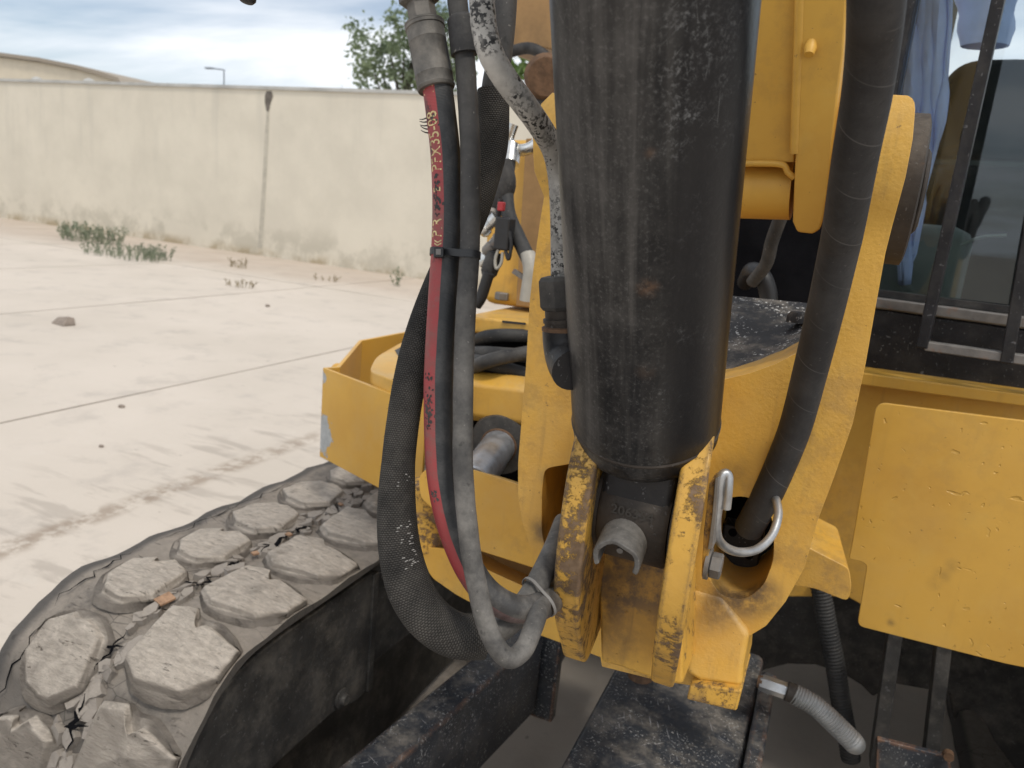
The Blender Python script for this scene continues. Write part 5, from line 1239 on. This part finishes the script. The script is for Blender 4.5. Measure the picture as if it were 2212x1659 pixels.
# ---------------------------------------------------------------- blade arms and chassis
al0, al1 = oZ(725, 1659, .4), oZ(1038, 1406, .4); ar0, ar1 = oZ(882, 1629, .4), oZ(1087, 1446, .4)
asl = ((al1.x-al0.x)/(al1.y-al0.y)+(ar1.x-ar0.x)/(ar1.y-ar0.y))/2
def lerp_x(y): return al0.x+(y-al0.y)*asl
def arm_pts(z): return [Vector((lerp_x(-.2), -.2, z)), Vector((lerp_x(-.2)+.072, -.2, z)), Vector((lerp_x(1.44)+.072, 1.44, z)), Vector((lerp_x(1.44), 1.44, z))]
arm = plate('blade_arm', arm_pts(.40), (0, 0, -.20), 'black_beam', EXC, bevel=.008, seg=3)
e_ = lerp_x(1.45)
plate('arm_bracket', [Vector((e_+.03, 1.46, z)) if k < 2 else Vector((e_+.105, 1.46, z)) for k, z in ((0, .43), (1, .17), (2, .17), (3, .43))], (0, .03, 0), 'black_beam', arm, bevel=.004)
plate('arm_lug', [oY(x, y, 1.56) for x, y in ((1180, 1378), (1218, 1384), (1214, 1425), (1198, 1455), (1180, 1452))], (0, .05, 0), 'black_beam', arm, bevel=.006)
gd_ = rounded([(-.289, 0.0), (-.012, 0.0), (-.012, 1.62), (-.289, 1.62)], .02, 3)
cgd = plate('blade_cylinder_guard', [Vector((x, y, .400)) for x, y in gd_], (0, 0, -.16), 'black_beam', EXC, bevel=.010, seg=3)
b_ = bmesh.new(); pr_ = rounded([(0.0, .13), (1.535, .13), (1.535, .424), (0.0, .424)], .035, 5)
plate_bm([Vector((-.0105, y, z)) for y, z in pr_], (.030, 0, 0), bm=b_); obj('side_cheek', b_, 'black_beam', cgd, bevel=.008, seg=3)
c_ = oZ(1383, 1462, .40); lathe('rusty_stud', c_-Vector((0, 0, .004)), c_+Vector((0, 0, .020)), [(0, .026), (.5, .024), (.8, .016), (1, .006)], 'rust_brown', cgd, 16)
ch = [(1560, 1225), (1880, 1235), (2230, 1330), (2700, 1440), (2700, 2050), (2480, 1960), (2300, 1800), (2212, 1690), (2150, 1606), (2130, 1568), (2110, 1543), (2090, 1535), (2074, 1541), (2062, 1562), (2052, 1500), (1985, 1488), (1930, 1478), (1886, 1508), (1860, 1482), (1820, 1457), (1762, 1438), (1702, 1436), (1655, 1448), (1600, 1475), (1560, 1500)]
chs = plate('chassis', [oY(x, y, 1.80) for x, y in ch], (0, .35, 0), 'black_frame', EXC, bevel=.012)
for (a, b) in (((1936, 1360), (1893, 1665)), ((2042, 1380), (2010, 1665))):
    A_, B_ = oY(*a, 1.50), oY(*b, 1.50); s_ = Vector((.0125, 0, 0)); plate('step_bar', [A_-s_, A_+s_, B_+s_, B_-s_], (0, .045, 0), 'black_frame', chs, bevel=.002)
plate('step_plate', [oY(x, y, 1.49) for x, y in ((1895, 1596), (2052, 1636), (2060, 1700), (1890, 1700))], (0, .012, 0), 'black_beam', chs, bevel=.002)
cn = oY(2048, 1628, 1.485); lathe('step_bolt', cn, cn+Vector((0, -.012, 0)), [(0, .010), (1, .009)], 'rust_brown', chs, 12)

plate('swing_post', [Vector((-.36, 1.13, .76)), Vector((-.04, 1.13, .76)), Vector((-.04, 1.60, .76)), Vector((-.36, 1.60, .76))], (0, 0, .15), 'dull_brown_paint', frame, bevel=.01)  # box added to shade the ground between the blade arms
plate('belly_plate', [Vector((-.66, 2.0, .62)), Vector((.46, 2.0, .62)), Vector((.46, 2.95, .62)), Vector((-.66, 2.95, .62))], (0, 0, -.06), 'black_frame', chs, bevel=.01)  # unseen belly, added to darken the ground underneath
lathe('slew_ring', (-.12, 2.2, .70), (-.12, 2.2, .79), [(0, .48), (.1, .5), (.9, .5), (1, .48)], 'black_frame', chs, 40)
dkp = [gx0-XL*.95+XN*.45, gx0+XL*.80+XN*.30, gx0+XL*.80+XN*1.7, gx0-XL*.95+XN*1.7]
plate('deck_plate', [UP(p, .80) for p in dkp], (0, 0, .10), 'yellow_frame', frame, bevel=.01)  # unseen deck, added to block sky light under the machine
cwp = [gx0-XL*.72+XN*1.0, gx0-XL*.14+XN*1.0, gx0-XL*.14+XN*1.34, gx0+XL*.80+XN*1.34, gx0+XL*.72+XN*1.66, gx0+XL*.10+XN*1.78, gx0-XL*.50+XN*1.72, gx0-XL*.80+XN*1.5]
plate('counterweight', [UP(p, .905) for p in cwp], (0, 0, .68), 'yellow_frame', EXC, bevel=.04, seg=3)  # unseen rear body, added as a light blocker

# pale blue cloth added behind the glass in place of its reflection
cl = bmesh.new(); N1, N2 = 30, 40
def refl_cloth_pt(u, v):                                            # u across 0..1, v down 0..1
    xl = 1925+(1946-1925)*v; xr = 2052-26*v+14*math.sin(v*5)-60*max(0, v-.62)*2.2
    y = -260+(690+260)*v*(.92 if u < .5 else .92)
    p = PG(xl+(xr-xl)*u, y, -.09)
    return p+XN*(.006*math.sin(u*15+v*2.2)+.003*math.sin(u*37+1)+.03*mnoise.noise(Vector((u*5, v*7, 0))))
base_c = refl_cloth_pt(.5, 0)
V = [[cl.verts.new(refl_cloth_pt(i/N1, j/N2)) for i in range(N1+1)] for j in range(N2+1)]
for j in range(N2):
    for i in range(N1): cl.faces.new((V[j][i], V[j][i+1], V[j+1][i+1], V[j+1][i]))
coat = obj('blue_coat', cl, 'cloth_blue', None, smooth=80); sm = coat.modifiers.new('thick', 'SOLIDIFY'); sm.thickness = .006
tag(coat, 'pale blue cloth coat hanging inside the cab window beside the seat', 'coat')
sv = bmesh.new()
def refl_roll_pt(u, v):
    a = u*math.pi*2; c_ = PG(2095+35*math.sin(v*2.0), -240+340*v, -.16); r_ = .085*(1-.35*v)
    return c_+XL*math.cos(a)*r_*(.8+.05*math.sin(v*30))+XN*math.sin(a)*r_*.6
V = [[sv.verts.new(refl_roll_pt(i/16, j/20)) for i in range(16)] for j in range(21)]
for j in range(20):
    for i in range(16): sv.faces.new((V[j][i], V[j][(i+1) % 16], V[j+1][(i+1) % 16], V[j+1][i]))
slo = obj('sleeve', sv, 'cloth_blue', coat, smooth=80)  # added cloth roll, continues the stand-in for the reflection

for o in bpy.data.objects:
    if '_exc' in o: del o['_exc']
